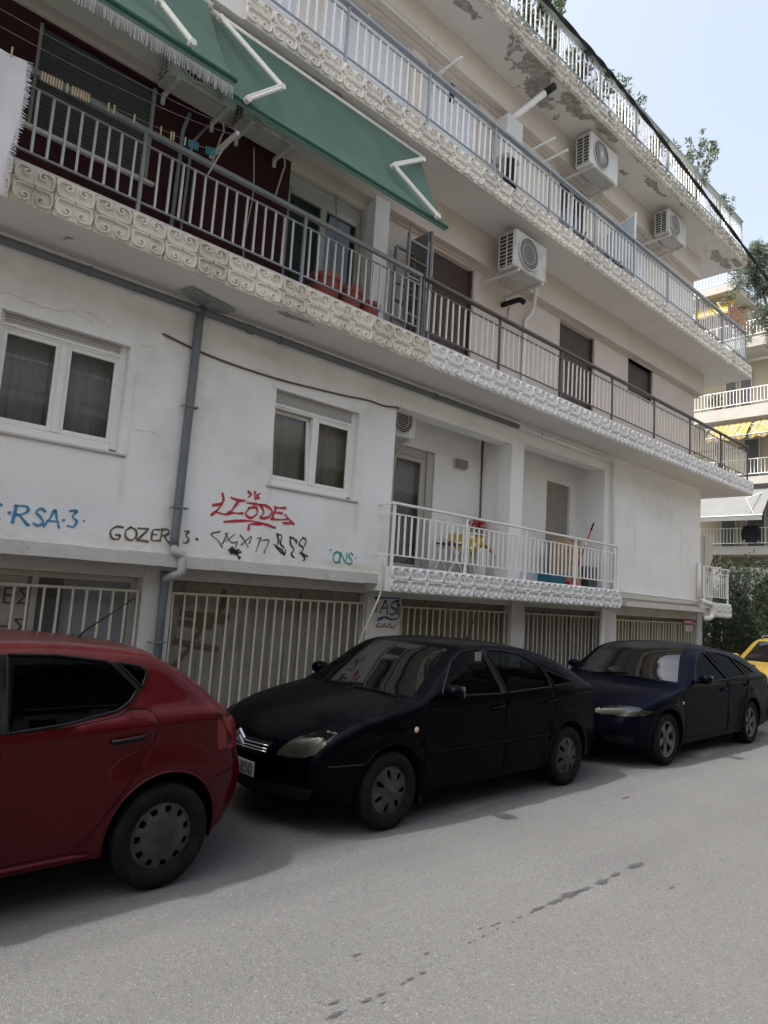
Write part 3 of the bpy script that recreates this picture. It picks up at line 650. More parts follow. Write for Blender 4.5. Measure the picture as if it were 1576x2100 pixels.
# level one: roller shutters and doors
d = add('window_shutter', slats(1.45, 2.65, 6.15, 7.26, 7.06, .05), 'shutter_dark', B); add('sill', MB().cbox(1.38, 2.72, 6.95, 7.06, 6.10, 6.14, .006), 'wall', d); add('frame', MB().box(1.441, 1.475, 7.02, 7.07, 6.15, 7.26), 'alu_frame', d); add('frame', MB().box(2.625, 2.659, 7.02, 7.07, 6.15, 7.26), 'alu_frame', d)
d = add('balcony_door', MB().cbox(4.462, 4.53, 7.06, 7.12, 5.26, 7.0, .005).cbox(5.66, 5.738, 7.06, 7.12, 5.26, 7.0, .005).cbox(5.03, 5.13, 7.06, 7.12, 5.26, 7.0, .005).cbox(4.53, 5.66, 7.055, 7.115, 6.95, 7.02, .005), 'alu_frame', B)
add('pane', MB().quad((4.53, 7.09, 5.27), (5.03, 7.09, 5.27), (5.03, 7.09, 6.95), (4.53, 7.09, 6.95)), 'window_glass', d); add('pane', MB().quad((5.13, 7.09, 5.27), (5.66, 7.09, 5.27), (5.66, 7.09, 6.95), (5.13, 7.09, 6.95)), 'window_glass', d)
add('shutter', slats(4.47, 5.73, 7.02, 7.215, 7.07, .045), 'shutter_grey', d); add('curtain', curtain_mesh(4.47, 5.73, 5.27, 7.1, 7.25, 10, .025, 8), 'curtain_dark', d, True)
for (a, b, c, e) in H1b:
    d = add('window_shutter', slats(a+.03, b-.03, c+.01, e-.005, 7.09, .05), 'shutter_brown', B)
    add('frame', MB().box(a+.001, a+.035, 7.04, 7.10, c, e-.001), 'shutter_brown', d); add('frame', MB().box(b-.035, b-.001, 7.04, 7.10, c, e-.001), 'shutter_brown', d)
for i, (a, b, c, e) in enumerate(H2):
    if i == 3:
        d = add('balcony_door', MB().cbox(a+.002, a+.07, 7.06, 7.12, c+.02, e, .005).cbox(b-.07, b-.002, 7.06, 7.12, c+.02, e, .005).cbox((a+b)/2-.05, (a+b)/2+.05, 7.06, 7.12, c+.02, e-.02, .005), 'pvc_frame', B)
        for (p, q) in ((a+.07, (a+b)/2-.05), ((a+b)/2+.05, b-.07)): add('pane', MB().quad((p, 7.09, c+.02), (q, 7.09, c+.02), (q, 7.09, e), (p, 7.09, e)), 'window_glass', d)
        add('curtain', curtain_mesh(a+.3, b-.1, c, e, 7.3, 6, .02, 3), 'curtain', d, True)
    else:
        d = add('window_shutter', slats(a+.04, b-.04, c+.03, e-.005, 7.07, .048), 'shutter_white', B)
        for p in [a+.002, b-.05]+([(a+b)/2-.024] if b-a > 1.35 else []): add('frame', MB().cbox(p, p+.048, 7.03, 7.08, c+.01, e-.001, .004), 'pvc_frame', d)
        add('sill', MB().box(a, b, 6.98, 7.07, c, c+.03), 'concrete', d)

# ------------------------------------------------------------------ garages under the first floor
GAR = [(-3.4, -.2, 'panel_taupe'), (.1, 3.09, 'panel_frosted'), (3.42, 6.27, 'panel_taupe'), (6.91, 9.53, 'panel_olive'), (9.90, 12.49, 'panel_grey'), (13.05, 17.0, 'panel_olive')]
mb = MB(); edges = [XL]+[v for g in GAR for v in g[:2]]+[17.28]
for i in range(0, len(edges), 2):
    a, b = edges[i], edges[i+1]
    add('pier', MB().box(a, b, 7.0, 7.6, .1, 1.996), 'pier', B)
mb = MB(); q = random.Random(4)
for (a, b, pm) in GAR: mb.box(a, b, 7.03, 7.5, 1.865-.045*(a > 6)-.05*(a > 13), 1.994)
add('lintel', mb, 'pier', B)
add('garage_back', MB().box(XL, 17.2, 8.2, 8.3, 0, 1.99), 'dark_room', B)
NB = 0
for gi, (a, b, pm) in enumerate(GAR):
    zt = 1.865-.045*(a > 6)-.05*(a > 13); npan = 3 if b-a < 3.3 else 4
    fr = MB(); pw = (b-a)/npan
    for i in range(npan+1):
        xx = a+.03+(b-a-.06)*i/npan; fr.cbox(xx-.03, xx+.03, 7.16, 7.22, .12, zt-.001, .005)
    fr.box(a+.06, b-.06, 7.165, 7.215, zt-.06, zt-.002); fr.box(a+.06, b-.06, 7.165, 7.215, 1.42, 1.46) if gi > 2 else None
    g = add('garage_door', fr, pm if gi != 1 else 'alu_frame', B)
    for i in range(npan):
        p0, p1 = a+.012+pw*i, a-.012+pw*(i+1)
        pp = MB().box(p0+.002, p1-.002, 7.195+.012*((i+gi) % 2), 7.24+.012*((i+gi) % 2), .13, zt-.02)
        for k in range(1, 4):
            xk = p0+(p1-p0)*k/4
            if gi != 1: pp.box(xk-.006, xk+.006, 7.185+.012*((i+gi) % 2), 7.194+.012*((i+gi) % 2), .14, zt-.07)
        add('panel', pp, pm, g)
    # barred gate in front
    if a < -1: continue
    ztop = 1.72-.02*(a > 6)-.03*(a > 13)
    gt = add('security_gate', MB().box(a+.02, b-.02, 7.035, 7.06, ztop-.012, ztop+.014), 'gate_paint', B); add('rail', MB().box(a+.02, b-.02, 7.035, 7.06, .22, .25), 'gate_paint', gt)
    nb = int((b-a)/.134); me = MB().box(-.0095, .0095, -.0095, .0095, 0, ztop-.236).mesh('bar', 'gate_paint')
    for i in range(nb+1):
        xx = a+.035+(b-a-.07)*i/nb; put('bar', me, gt, (xx, 7.022, .236), rot=(random.uniform(-.006, .006), random.uniform(-.006, .006), random.uniform(-.3, .3))); NB += 1
    if gi == 1:   # paper notice behind the glass with large letters, and a dark sheet painted as the shade of an opening
        pz = add('notice', MB().box(1.0, 2.02, 7.180, 7.186, 1.15, 1.80), 'paper_sign', g)
        text_mesh('lettering', '\u039d\u0395\u03a3', .21, 'sign_ink', pz, (1.86, 7.177, 1.60), (R(90), 0, 0)); text_mesh('lettering', '\u0397\u03a3', .21, 'sign_ink', pz, (1.92, 7.177, 1.31), (R(90), 0, 0))
        add('dark_panel', MB().box(2.06, 2.35, 7.178, 7.188, .13, 1.80), 'shutter_dark', g)
    if gi == 2:   # strips of brown tape on the first panel
        tp = MB()
        for (x0, z0, x1, z1, w) in ((3.62, 1.50, 4.27, 1.47, .035), (3.85, 1.44, 4.22, 1.42, .03), (3.62, 1.40, 4.05, 1.37, .035), (4.16, 1.80, 4.17, 1.58, .03), (4.17, 1.60, 3.80, 1.20, .028), (3.85, 1.18, 3.55, .86, .028), (3.58, 1.20, 4.15, 1.10, .03)):
            L_ = math.hypot(x1-x0, z1-z0); nx, nz = -(z1-z0)/L_*w, (x1-x0)/L_*w; yy = 7.1835-.0008*len(tp.f)
            tp.quad((x0+nx, yy, z0+nz), (x0-nx, yy, z0-nz), (x1-nx, yy, z1-nz), (x1+nx, yy, z1+nz))
        add('tape', tp, 'tape_brown', g)
    if gi == 5:
        for (x0, x1, z0, z1) in ((16.22, 16.74, 1.66, 1.75), (16.35, 16.71, 1.49, 1.62)):
            sg = add('notice', MB().box(x0, x1, 7.0, 7.008, z0, z1), 'sign_white' if z0 < 1.6 else 'sign_red', gt)
            for k in range(3): add('print_line', MB().box(x0+.05, x1-.05, 6.996, 6.999, z1-.035-.033*k, z1-.02-.033*k), 'sign_red' if z0 < 1.6 else 'sign_white', sg) if z1-.035-.033*k > z0 else None

# ------------------------------------------------------------------ graffiti
GL = {
 'R': [[(0, 0), (.08, 1)], [(.0, .95), (.5, 1.02), (.62, .75), (.3, .5), (.1, .48)], [(.25, .5), (.65, 0), (.75, .0)]],
 'S': [[(.75, .85), (.45, 1), (.2, .75), (.5, .5), (.7, .2), (.4, 0), (.1, .1)]],
 'A': [[(0, .0), (.25, .45), (.45, 1.0), (.6, .5), (.75, 0)], [(.12, .33), (.7, .36)]],
 '3': [[(.1, .95), (.6, .98), (.35, .62), (.68, .38), (.5, .03), (.1, .05)]],
 'C': [[(.7, .9), (.3, 1), (.05, .5), (.3, 0), (.7, .15)]],
 'G': [[(.85, .95), (.4, .95), (.05, .55), (.2, .05), (.6, .0), (.7, .3), (.4, .32)]],
 'O': [[(.4, 1), (.08, .7), (.1, .2), (.45, 0), (.8, .3), (.75, .8), (.4, 1)]],
 'Z': [[(.0, .95), (.75, 1.0)], [(.75, 1.0), (.4, .5), (.0, .05)], [(0, .05), (.8, .0)]],
 'E': [[(.7, .95), (.15, .9), (.05, .5), (.1, .05), (.75, .1)], [(.05, .5), (.55, .55)]],
 'N': [[(.02, 0), (.06, .97)], [(.06, .97), (.66, .03)], [(.66, .03), (.74, 1)]],
}
def write(chars, z0, z1, skew=.0):
    out = []
    for (c, x0, x1, *dz) in chars:
        o = dz[0] if dz else 0
        for st in GL[c]: out.append([(x0+(x1-x0)*p[0]/.8, z0+o+(z1-z0)*p[1]) for p in st])
    return out
def dot(x, z, r=.006): return [(x-r, z), (x+r, z+.002)]
Y1 = 6.7955
ribbon(write([('C', 1.50, 1.63), ('R', 1.72, 1.87), ('S', 1.88, 1.99), ('A', 1.985, 2.13), ('3', 2.185, 2.29, .02)], 2.275, 2.435)+[dot(1.685, 2.36), dot(2.155, 2.35), dot(2.34, 2.365)], 0.0149, Y1, 'spray_blue', 'graffiti', w1, 'blue sprayed tag C RSA 3 near the left edge')
ribbon(write([('G', 2.60, 2.72), ('O', 2.75, 2.87, .005), ('Z', 2.88, 3.0, .01), ('E', 3.03, 3.12, .02), ('R', 3.13, 3.24, .025), ('3', 3.38, 3.46, .035)], 2.225, 2.355)+[dot(3.32, 2.31), dot(3.545, 2.315, .008)], 0.0142, Y1, 'spray_olive', 'graffiti', w1, 'olive tag GOZER 3 crossed by the drainpipe')
ribbon([[(3.80, 2.86), (3.82, 2.78), (3.77, 2.68), (3.69, 2.60)], [(3.70, 2.71), (3.80, 2.74)], [(3.74, 2.64), (3.86, 2.63), (3.94, 2.66)], [(3.91, 2.83), (4.02, 2.81), (4.10, 2.82)], [(4.02, 2.81), (3.96, 2.72), (3.92, 2.66)], [(3.90, 2.66), (4.0, 2.66), (4.08, 2.67)],
        [(4.13, 2.80), (4.2, 2.80), (4.27, 2.80)], [(4.15, 2.74), (4.25, 2.76), (4.27, 2.69), (4.19, 2.63), (4.12, 2.67), (4.16, 2.74)], [(4.30, 2.80), (4.36, 2.72), (4.32, 2.65), (4.43, 2.67), (4.47, 2.75), (4.38, 2.80), (4.29, 2.80)],
        [(4.50, 2.80), (4.58, 2.80), (4.66, 2.81)], [(4.54, 2.80), (4.50, 2.73), (4.49, 2.66)], [(4.51, 2.74), (4.62, 2.74)], [(4.47, 2.655), (4.60, 2.66), (4.70, 2.68)], [(4.66, 2.73), (4.74, 2.67), (4.80, 2.63)], [(4.78, 2.64), (4.70, 2.63), (4.64, 2.63)],
        [(4.13, 2.93), (4.17, 2.90), (4.14, 2.87)], [(4.22, 2.94), (4.22, 2.89), (4.24, 2.86)], [(4.29, 2.93), (4.25, 2.90), (4.28, 2.87)],
        [(3.85, 2.545), (4.05, 2.58), (4.22, 2.595), (4.40, 2.58), (4.54, 2.555)], [(4.33, 2.575), (4.23, 2.565), (4.18, 2.545), (4.175, 2.49)]], 0.0181, Y1, 'spray_red', 'graffiti', w1, 'red sprayed tag LISDE with crown and underline')
ribbon([[(3.82, 2.43), (3.71, 2.39), (3.80, 2.33), (3.86, 2.26)], [(3.86, 2.30), (3.91, 2.42)], [(3.88, 2.42), (3.96, 2.33), (4.02, 2.33)], [(3.90, 2.33), (4.0, 2.42)], [(4.07, 2.42), (4.14, 2.36), (4.19, 2.29)], [(4.10, 2.31), (4.22, 2.42), (4.20, 2.34)], [(4.30, 2.25), (4.33, 2.35), (4.35, 2.42), (4.30, 2.40)], [(4.37, 2.39), (4.46, 2.40), (4.44, 2.32), (4.41, 2.25)], [(4.04, 2.34), (4.03, 2.28), (3.99, 2.24)]], 0.0106, Y1, 'spray_olive', 'graffiti', w1, 'thin olive scribbled tag below the red one')
ribbon([[(3.95, 2.24), (4.03, 2.21), (4.10, 2.23)], [(3.98, 2.26), (4.06, 2.19), (4.09, 2.16)], [(4.0, 2.22), (4.07, 2.25)], [(3.97, 2.20), (4.05, 2.24)]], 0.0225, Y1-.003, 'spray_black', 'graffiti', w1, 'black sprayed blot under the olive scribble')
ribbon([[(4.57, 2.49), (4.60, 2.40), (4.58, 2.34), (4.66, 2.30), (4.70, 2.24)], [(4.57, 2.48), (4.64, 2.47), (4.63, 2.38), (4.69, 2.33)], [(4.54, 2.36), (4.62, 2.29), (4.70, 2.26), (4.71, 2.31)], [(4.76, 2.47), (4.78, 2.38), (4.83, 2.33), (4.80, 2.27), (4.84, 2.23)], [(4.76, 2.47), (4.83, 2.45), (4.86, 2.40)], [(4.85, 2.44), (4.87, 2.43)], [(4.95, 2.48), (4.90, 2.40), (4.97, 2.36), (4.95, 2.30), (5.04, 2.26)], [(4.92, 2.30), (5.0, 2.24), (4.98, 2.20)], [(4.95, 2.48), (5.0, 2.46), (4.99, 2.39)]], 0.0144, Y1, 'spray_black', 'graffiti', w1, 'black angular sprayed tag right of the olive scribble')
ribbon(write([('O', 5.44, 5.56), ('N', 5.55, 5.68), ('S', 5.67, 5.78)], 2.22, 2.36)+[dot(5.40, 2.37), dot(5.82, 2.30)], 0.0142, Y1, 'spray_teal', 'graffiti', w1, 'teal sprayed tag ONS near the loggia')
ribbon([[(6.40, 1.80), (6.44, 1.81), (6.86, 1.82)], [(6.43, 1.80), (6.44, 1.70), (6.42, 1.62)], [(6.50, 1.60), (6.56, 1.72), (6.60, 1.78), (6.63, 1.70), (6.64, 1.60)], [(6.52, 1.67), (6.64, 1.68)], [(6.86, 1.79), (6.74, 1.76), (6.70, 1.70), (6.80, 1.66), (6.78, 1.60), (6.70, 1.59)], [(6.84, 1.74), (6.84, 1.60)], [(6.47, 1.53), (6.60, 1.55), (6.73, 1.52), (6.85, 1.54)], [(6.46, 1.50), (6.56, 1.53)], [(6.80, 1.78), (6.88, 1.70), (6.87, 1.56)]], 0.0175, 6.995, 'spray_navy', 'graffiti', w1, 'navy sprayed tag on the pier under the loggia')
ribbon([[(6.44, 1.42), (6.50, 1.46), (6.54, 1.41), (6.60, 1.46), (6.64, 1.41), (6.70, 1.46), (6.74, 1.41), (6.82, 1.45)], [(6.46, 1.41), (6.62, 1.42), (6.80, 1.40)]], 0.0112, 6.995, 'spray_rust', 'graffiti', w1, 'faded rusty scribble under the navy tag')

# hairline cracks in the render round the windows
mat('crack_line', (.16, .13, .11), .9)
def crack(pts, w=.0014, name='crack'):
    q = random.Random(len(pts)*7+int(pts[0][0]*100)); P = []
    for i in range(len(pts)-1):
        a, b = pts[i], pts[i+1]; n = 6
        for k in range(n): P.append((a[0]+(b[0]-a[0])*k/n+q.uniform(-.012, .012), a[1]+(b[1]-a[1])*k/n+q.uniform(-.012, .012)))
    mb = MB()
    for i in range(len(P)-1):
        ww = w*q.uniform(.5, 1.4); mb.quad((P[i][0], 6.7975, P[i][1]-ww), (P[i+1][0], 6.7975, P[i+1][1]-ww), (P[i+1][0], 6.7975, P[i+1][1]+ww), (P[i][0], 6.7975, P[i][1]+ww))
    add(name, mb, 'crack_line', w1)
for c_ in ([(1.3, 4.36), (1.75, 4.33), (2.0, 4.37), (2.25, 4.31)], [(2.0, 4.37), (2.08, 4.42), (2.3, 4.38), (2.42, 4.28)], [(2.62, 4.24), (2.78, 4.27), (2.9, 4.22)], [(1.45, 4.235), (2.0, 4.245), (2.6, 4.235)], [(4.1, 4.40), (4.35, 4.36), (4.45, 4.30)], [(2.75, 3.35), (2.9, 3.38), (3.0, 3.34)], [(5.75, 4.28), (5.85, 4.26), (5.95, 4.30)]): crack(c_)

# ------------------------------------------------------------------ cars (x towards the rear, camera side is -y)
def tyre_mesh(r, w, rim):
    pr = []
    hw = w/2
    pr += [(rim-.012, -hw*.62), (rim+.004, -hw*.80), (rim+.03, -hw*.96), ((rim+r)/2+.01, -hw), (r-.03, -hw*.95), (r-.012, -hw*.86), (r-.003, -hw*.72)]
    for g in (-.42, 0, .42): pr += [(r, hw*(g-.06)), (r-.009, hw*(g-.05)), (r-.009, hw*(g+.05)), (r, hw*(g+.06))]
    pr += [(r-.003, hw*.72), (r-.012, hw*.86), (r-.03, hw*.95), ((rim+r)/2+.01, hw), (rim, hw*.8)]
    mb = MB().lathe(pr, (0, 0, 0), 'y', 56)
    return mb.mesh('tyre', 'rubber', True, 40)
def rim_mesh(rim, kind, matname):
    """wheel face in the xz plane, outside towards -y"""
    def circ(cx, cz, r, n, ry=None): return [(cx+r*math.cos(2*math.pi*i/n), cz+(ry or r)*math.sin(2*math.pi*i/n)) for i in range(n)]
    holes = []
    def polar(pts, a0): return [(p[0]*math.cos(a0+p[1]), p[0]*math.sin(a0+p[1])) for p in pts]
    if kind == 'slots':      # nine squarish openings near the edge
        for i in range(11):
            a = 2*math.pi*i/11+.1; w = .13
            holes.append(polar([(.70*rim, -w*.75), (.74*rim, -w), (.86*rim, -w), (.89*rim, -w*.85), (.89*rim, w*.85), (.86*rim, w), (.74*rim, w), (.70*rim, w*.75)], a))
    elif kind == 'petals':   # seven slim leaf shaped openings
        for i in range(7):
            a = 2*math.pi*i/7+.2
            holes.append(polar([(.42*rim, 0), (.52*rim, -.12), (.68*rim, -.17), (.82*rim, -.12), (.88*rim, 0), (.82*rim, .12), (.68*rim, .17), (.52*rim, .12)], a))
    else:                    # five broad spokes
        for i in range(5):
            a = 2*math.pi*i/5+.35; w = .36
            holes.append(polar([(.30*rim, -.10), (.45*rim, -w*.78), (.70*rim, -w), (.85*rim, -w*1.02), (.88*rim, -w*.8), (.88*rim, w*.8), (.85*rim, w*1.02), (.70*rim, w), (.45*rim, w*.78), (.30*rim, .10)], a))
    outer = circ(0, 0, rim, 48); pts = []
    for k in range(1, 9):
        for j in range(6*k): pts.append((rim*k/9*math.cos(2*math.pi*j/(6*k)), rim*k/9*math.sin(2*math.pi*j/(6*k))))
    V, F = cdt([outer]+holes, pts)
    keep = [f for f in F if not any(inside(((V[f[0]]+V[f[1]]+V[f[2]])/3), h) for h in holes) and ((V[f[0]]+V[f[1]]+V[f[2]])/3).length < rim*.999]
    def depth(p):
        t = p.length/rim
        return {'slots': -.028*(1-t**3)+.004, 'petals': -.03*(1-t**2.5)+.004, 'spokes': (.022*(1-t)**.7 if t > .22 else .006) - .004 if False else .018*(1-t) - (.012 if t < .2 else 0)}[kind]
    mb = submesh(V, keep, lambda p: (p[0], depth(p), p[1]))
    # hole walls
    cnt = {}
    for f in mb.f:
        for i in range(3):
            a, b = f[i], f[(i+1) % 3]; cnt[(a, b)] = cnt.get((a, b), 0)+1
    for (a, b) in list(cnt):
        if (b, a) not in cnt:
            pa, pb = mb.v[a], mb.v[b]; mb.quad(pa, (pa[0], pa[1]+.018, pa[2]), (pb[0], pb[1]+.018, pb[2]), pb)
    if kind == 'spokes':
        mb.lathe([(rim, .0), (rim*.97, -.012), (rim*.93, -.008), (rim*.90, .03)], (0, 0, 0), 'y', 48)
        for i in range(5): mb.lathe([(0, .0), (.011, .0), (.011, .02)], (.055*math.cos(i*1.2566+.35), .0, .055*math.sin(i*1.2566+.35)), 'y', 6)
    mb.lathe([(0, -.033 if kind != 'spokes' else -.004), (.028, -.03 if kind != 'spokes' else -.004), (.03, -.02 if kind != 'spokes' else .012)], (0, 0, 0), 'y', 20)
    return mb.mesh('rim', matname, True, 35)
def build_car(c):
    """c: dict with fx (front axle x), yc, E=[(u,z,r,dx,dz)], marks, arches, windows, doors, hw(u,z)"""
    fx, yc = c['fx'], c['yc']; paint = c['paint']
    root = thing(c['name'], c['label'], 'car', (fx+c['wb']/2, yc, 0))
    E = catmull(c['E'], 6); NE = len(E); mk = {k: v*6 for k, v in c['marks'].items()}
    hw = c['hw']; bot = c['bottom']
    outline = [(e[0], e[1]) for e in E]+[(c['E'][-1][0]-.3, bot), (c['E'][0][0]+.3, bot)]
    segs = [(E[i], E[i+1]) for i in range(NE-1)]
    def width(u, z):
        best = 9; rr = .1
        for a, b in segs:
            dx, dz = b[0]-a[0], b[1]-a[1]; l2 = dx*dx+dz*dz or 1e-9
            t = max(0, min(1, ((u-a[0])*dx+(z-a[1])*dz)/l2)); d = math.hypot(u-a[0]-t*dx, z-a[1]-t*dz)
            if d < best: best = d; rr = a[2]+(b[2]-a[2])*t
        w = hw(u, z)
        if best < rr: w -= rr*.75*(1-math.sqrt(max(0, 1-((rr-best)/rr)**2)))
        return w
    cache = {}
    def W(u, z):
        k = (round(u, 5), round(z, 5))
        if k not in cache: cache[k] = width(u, z)
        return cache[k]
    arches = c['arches']; loops = [outline]
    arc = [[(a[0]+a[2]*math.cos(2*math.pi*i/40), a[1]+a[2]*math.sin(2*math.pi*i/40)) for i in range(40)] for a in arches]
    loops += arc
    wins = c['windows']; doors = c['doors']; trims = c.get('trims', [])
    wpoly = [catmull(w, 4, True) if len(w) > 30 else w for (_, w, *_r) in wins]
    loops += wpoly+[d for (_, d) in doors]+[t_ for t_ in trims]
    umin = min(e[0] for e in E); umax = max(e[0] for e in E); zmax = max(e[1] for e in E); pts = []
    gx = .055
    for i in range(int((umax-umin)/gx)+1):
        for j in range(int((zmax-bot)/.045)+1):
            p = (umin+.02+i*gx, bot+.02+j*.045)
            if inside(p, outline) and not any(math.hypot(p[0]-a[0], p[1]-a[1]) < a[2]*1.02 for a in arches): pts.append(p)
    # extra rows close to the rounded edge
    for i in range(1, NE-1):
        a, b = E[i-1], E[i+1]; dx, dz = b[0]-a[0], b[1]-a[1]; l = math.hypot(dx, dz) or 1; nx, nz = dz/l, -dx/l
        for k in (.012, .03, .055, .09, .14):
            if k < E[i][2]:
                p = (E[i][0]+nx*k, E[i][1]+nz*k)
                if inside(p, outline): pts.append(p)
    V, F = cdt(loops, pts)
    groups = {}
    for f in F:
        cc = (V[f[0]]+V[f[1]]+V[f[2]])/3
        if not inside(cc, outline) or any((cc-Vector(a[:2])).length < a[2]*.998 for a in arches): continue
        key = 'body'
        for i, w in enumerate(wpoly):
            if inside(cc, w): key = ('win', i)
        if key == 'body':
            for i, t_ in enumerate(trims):
                if inside(cc, t_): key = ('trim', i)
        if key == 'body':
            for i, (_, d) in enumerate(doors):
                if inside(cc, d): key = ('door', i)
        groups.setdefault(key, []).append(f)
    body = MB(); allv = []
    def P3(p, s, off=0): return (fx+p[0], yc+s*(W(p[0], p[1])-off), p[1])
    panels = {}
    for s in (-1, 1):
        for key, fs in groups.items():
            if key == 'body':
                mb = submesh(V, fs, lambda p: P3(p, s), s > 0); k0 = len(body.v); body.v += mb.v; body.f += [tuple(i+k0 for i in f) for f in mb.f]
            elif key[0] == 'door': panels[(key[1], s)] = add('door', submesh(V, fs, lambda p: P3(p, s), s > 0), paint, root, True)
    # top skin
    TN = 18; rows = []
    for (u, z, r, dx, dz) in E:
        ye = W(u, z); row = []
        for j in range(TN+1):
            t = -1+2*j/TN; f = 1-abs(t)**2.4; row.append((fx+u+dx*f, yc+ye*t, z+dz*f))
        rows.append(row)
    def strip(i0, i1, j0=0, j1=TN):
        mb = MB(); idx = {}
        for i in range(i0, i1+1):
            for j in range(j0, j1+1): idx[(i, j)] = len(mb.v); mb.v.append(rows[i][j])
        for i in range(i0, i1):
            for j in range(j0, j1): mb.f.append((idx[(i, j)], idx[(i, j+1)], idx[(i+1, j+1)], idx[(i+1, j)]))
        return mb
    def join(dst, mb): k0 = len(dst.v); dst.v += mb.v; dst.f += [tuple(i+k0 for i in f) for f in mb.f]
    parts = {}
    h0, cw, rf, rr_, rw, tl = mk['hood'], mk['cowl'], mk['roof_front'], mk['roof_rear'], mk['glass_end'], mk['tail']
    join(body, strip(0, h0)); join(body, strip(rf, rr_)); join(body, strip(tl, NE-1))
    g0, g1 = 1, TN-1
    for (a, b) in ((cw, rf), (rr_, rw)): join(body, strip(a, b, 0, g0)); join(body, strip(a, b, g1, TN))
    join(body, strip(rr_, rr_+1, g0, g1))
    bodyo = None
    # weld body so that shading is smooth
    import bmesh
    bm = bmesh.new(); vs = [bm.verts.new(v) for v in body.v]; bm.verts.index_update()
    for f in body.f:
        try: bm.faces.new([vs[i] for i in f])
        except ValueError: pass
    bmesh.ops.remove_doubles(bm, verts=bm.verts, dist=.0008); bmesh.ops.recalc_face_normals(bm, faces=bm.faces)
    me = bpy.data.meshes.new('body'); bm.to_mesh(me); bm.free(); me.materials.append(MATS[paint]); me.polygons.foreach_set('use_smooth', [True]*len(me.polygons)); me.set_sharp_from_angle(angle=R(50))
    bodyo = put('body', me, root)
    add('bonnet', strip(h0, cw), paint, root, True)
    add('windscreen', strip(cw, rf, g0, g1), 'screen_glass', root, True)
    add('rear_window', strip(rr_+1, rw, g0, g1), 'car_glass', root, True)
    add('tailgate', strip(rw, tl), paint, root, True)
    allmb = MB(); join(allmb, body); join(allmb, strip(h0, cw)); join(allmb, strip(rw, tl)); join(allmb, strip(cw, rf, g0, g1))
    for s in (-1, 1):
        for key, fs in groups.items(): join(allmb, submesh(V, fs, lambda p: P3(p, s), s > 0))
    bvh = BVHTree.FromPolygons([Vector(v) for v in allmb.v], allmb.f)
    # glass, rubber, trims
    for s in (-1, 1):
        for key, fs in groups.items():
            if key[0] == 'win':
                par = root; wd = wins[key[1]]
                add('side_window', submesh(V, fs, lambda p: P3(p, s, .008), s > 0), wd[2] if len(wd) > 2 else 'car_glass_dark', root, True)
                lp = wpoly[key[1]]; P = []
                for i in range(len(lp)):
                    a, b = lp[i], lp[(i+1) % len(lp)]; n = max(1, int(math.hypot(b[0]-a[0], b[1]-a[1])/.06))
                    P += [P3((a[0]+(b[0]-a[0])*k/n, a[1]+(b[1]-a[1])*k/n), s, .0) for k in range(n)]
                P.append(P[0]); add('window_seal', MB().tube(P, .009, 6, False), 'black_plastic', root, True)
            elif key[0] == 'trim': add('pillar_trim', submesh(V, fs, lambda p: P3(p, s, -.001), s > 0), 'black_plastic', root, True)
        for i, (nmn, dp) in enumerate(doors):
            P = []
            for k in range(len(dp)):
                a, b = dp[k], dp[(k+1) % len(dp)]; n = max(1, int(math.hypot(b[0]-a[0], b[1]-a[1])/.05))
                P += [P3((a[0]+(b[0]-a[0])*q/n, a[1]+(b[1]-a[1])*q/n), s, .0005) for q in range(n)]
            P.append(P[0]); add('door_gap', MB().tube(P, .0032, 5, False), 'underbody', panels.get((i, s), root), True)
        for a in arches:     # arch lip and inner liner
            lip = [P3((a[0]+a[2]*math.cos(t), a[1]+a[2]*math.sin(t)), s, 0) for t in [R(-12)+R(204)*k/30 for k in range(31)]]
            add('arch_lip', MB().tube(lip, .007, 6), paint, root, True)
            mb = MB(); base = len(mb.v)
            for k in range(31):
                t = R(-15)+R(210)*k/30; u, z = a[0]+a[2]*math.cos(t), a[1]+a[2]*math.sin(t); y0 = W(u, max(z, bot+.01))
                mb.v += [(fx+u, yc+s*(y0-.002), z), (fx+u, yc+s*(y0-.34), z)]
            for k in range(30): mb.f.append((2*k, 2*k+1, 2*k+3, 2*k+2))
            add('wheel_well', mb, 'underbody', root)
    # floor pan, closing off the underside
    fl = MB().box(fx+umin+.15, fx+umax-.15, yc-.62, yc+.62, bot-.02, bot+.05)
    add('floor_pan', fl, 'underbody', root)
    ins = c['inside']; zf = bot+.05
    add('engine_bay', MB().box(fx+umin+.25, fx+ins[0], yc-.55, yc+.55, zf, .62), 'underbody', root); add('boot_floor', MB().box(fx+ins[1], fx+umax-.25, yc-.55, yc+.55, zf, .62), 'underbody', root)
    # cabin
    d = MB().cbox(fx+ins[0]-.25, fx+ins[0]+.16, yc-.62, yc+.62, .62, c['belt']-.05, .05); add('dashboard', d, 'interior', root)
    for (sx, n) in ((ins[0]+.62, 2), (ins[0]+1.45, 2)):
        for k in (-1, 1):
            st = MB().cbox(fx+sx, fx+sx+.5, yc+k*.36-.25, yc+k*.36+.25, .34, .52, .05)
            prof = [(sx+.40, .45), (sx+.55, .45), (sx+.72, 1.02), (sx+.60, 1.02)]
            st.prism([(fx+p[0], p[1]) for p in prof], yc+k*.36-.23, yc+k*.36+.23, 'y')
            so_ = add('seat', st, 'seat_cloth', root); add('headrest', MB().cbox(fx+sx+.62, fx+sx+.74, yc+k*.36-.13, yc+k*.36+.13, 1.05, 1.23, .045), 'seat_cloth', so_)
    sw = MB(); cc = Vector((fx+ins[0]+.28, yc-.36, .90)); ax = Vector((1, 0, .45)).normalized(); n1 = Vector((0, 1, 0)); n2 = ax.cross(n1)
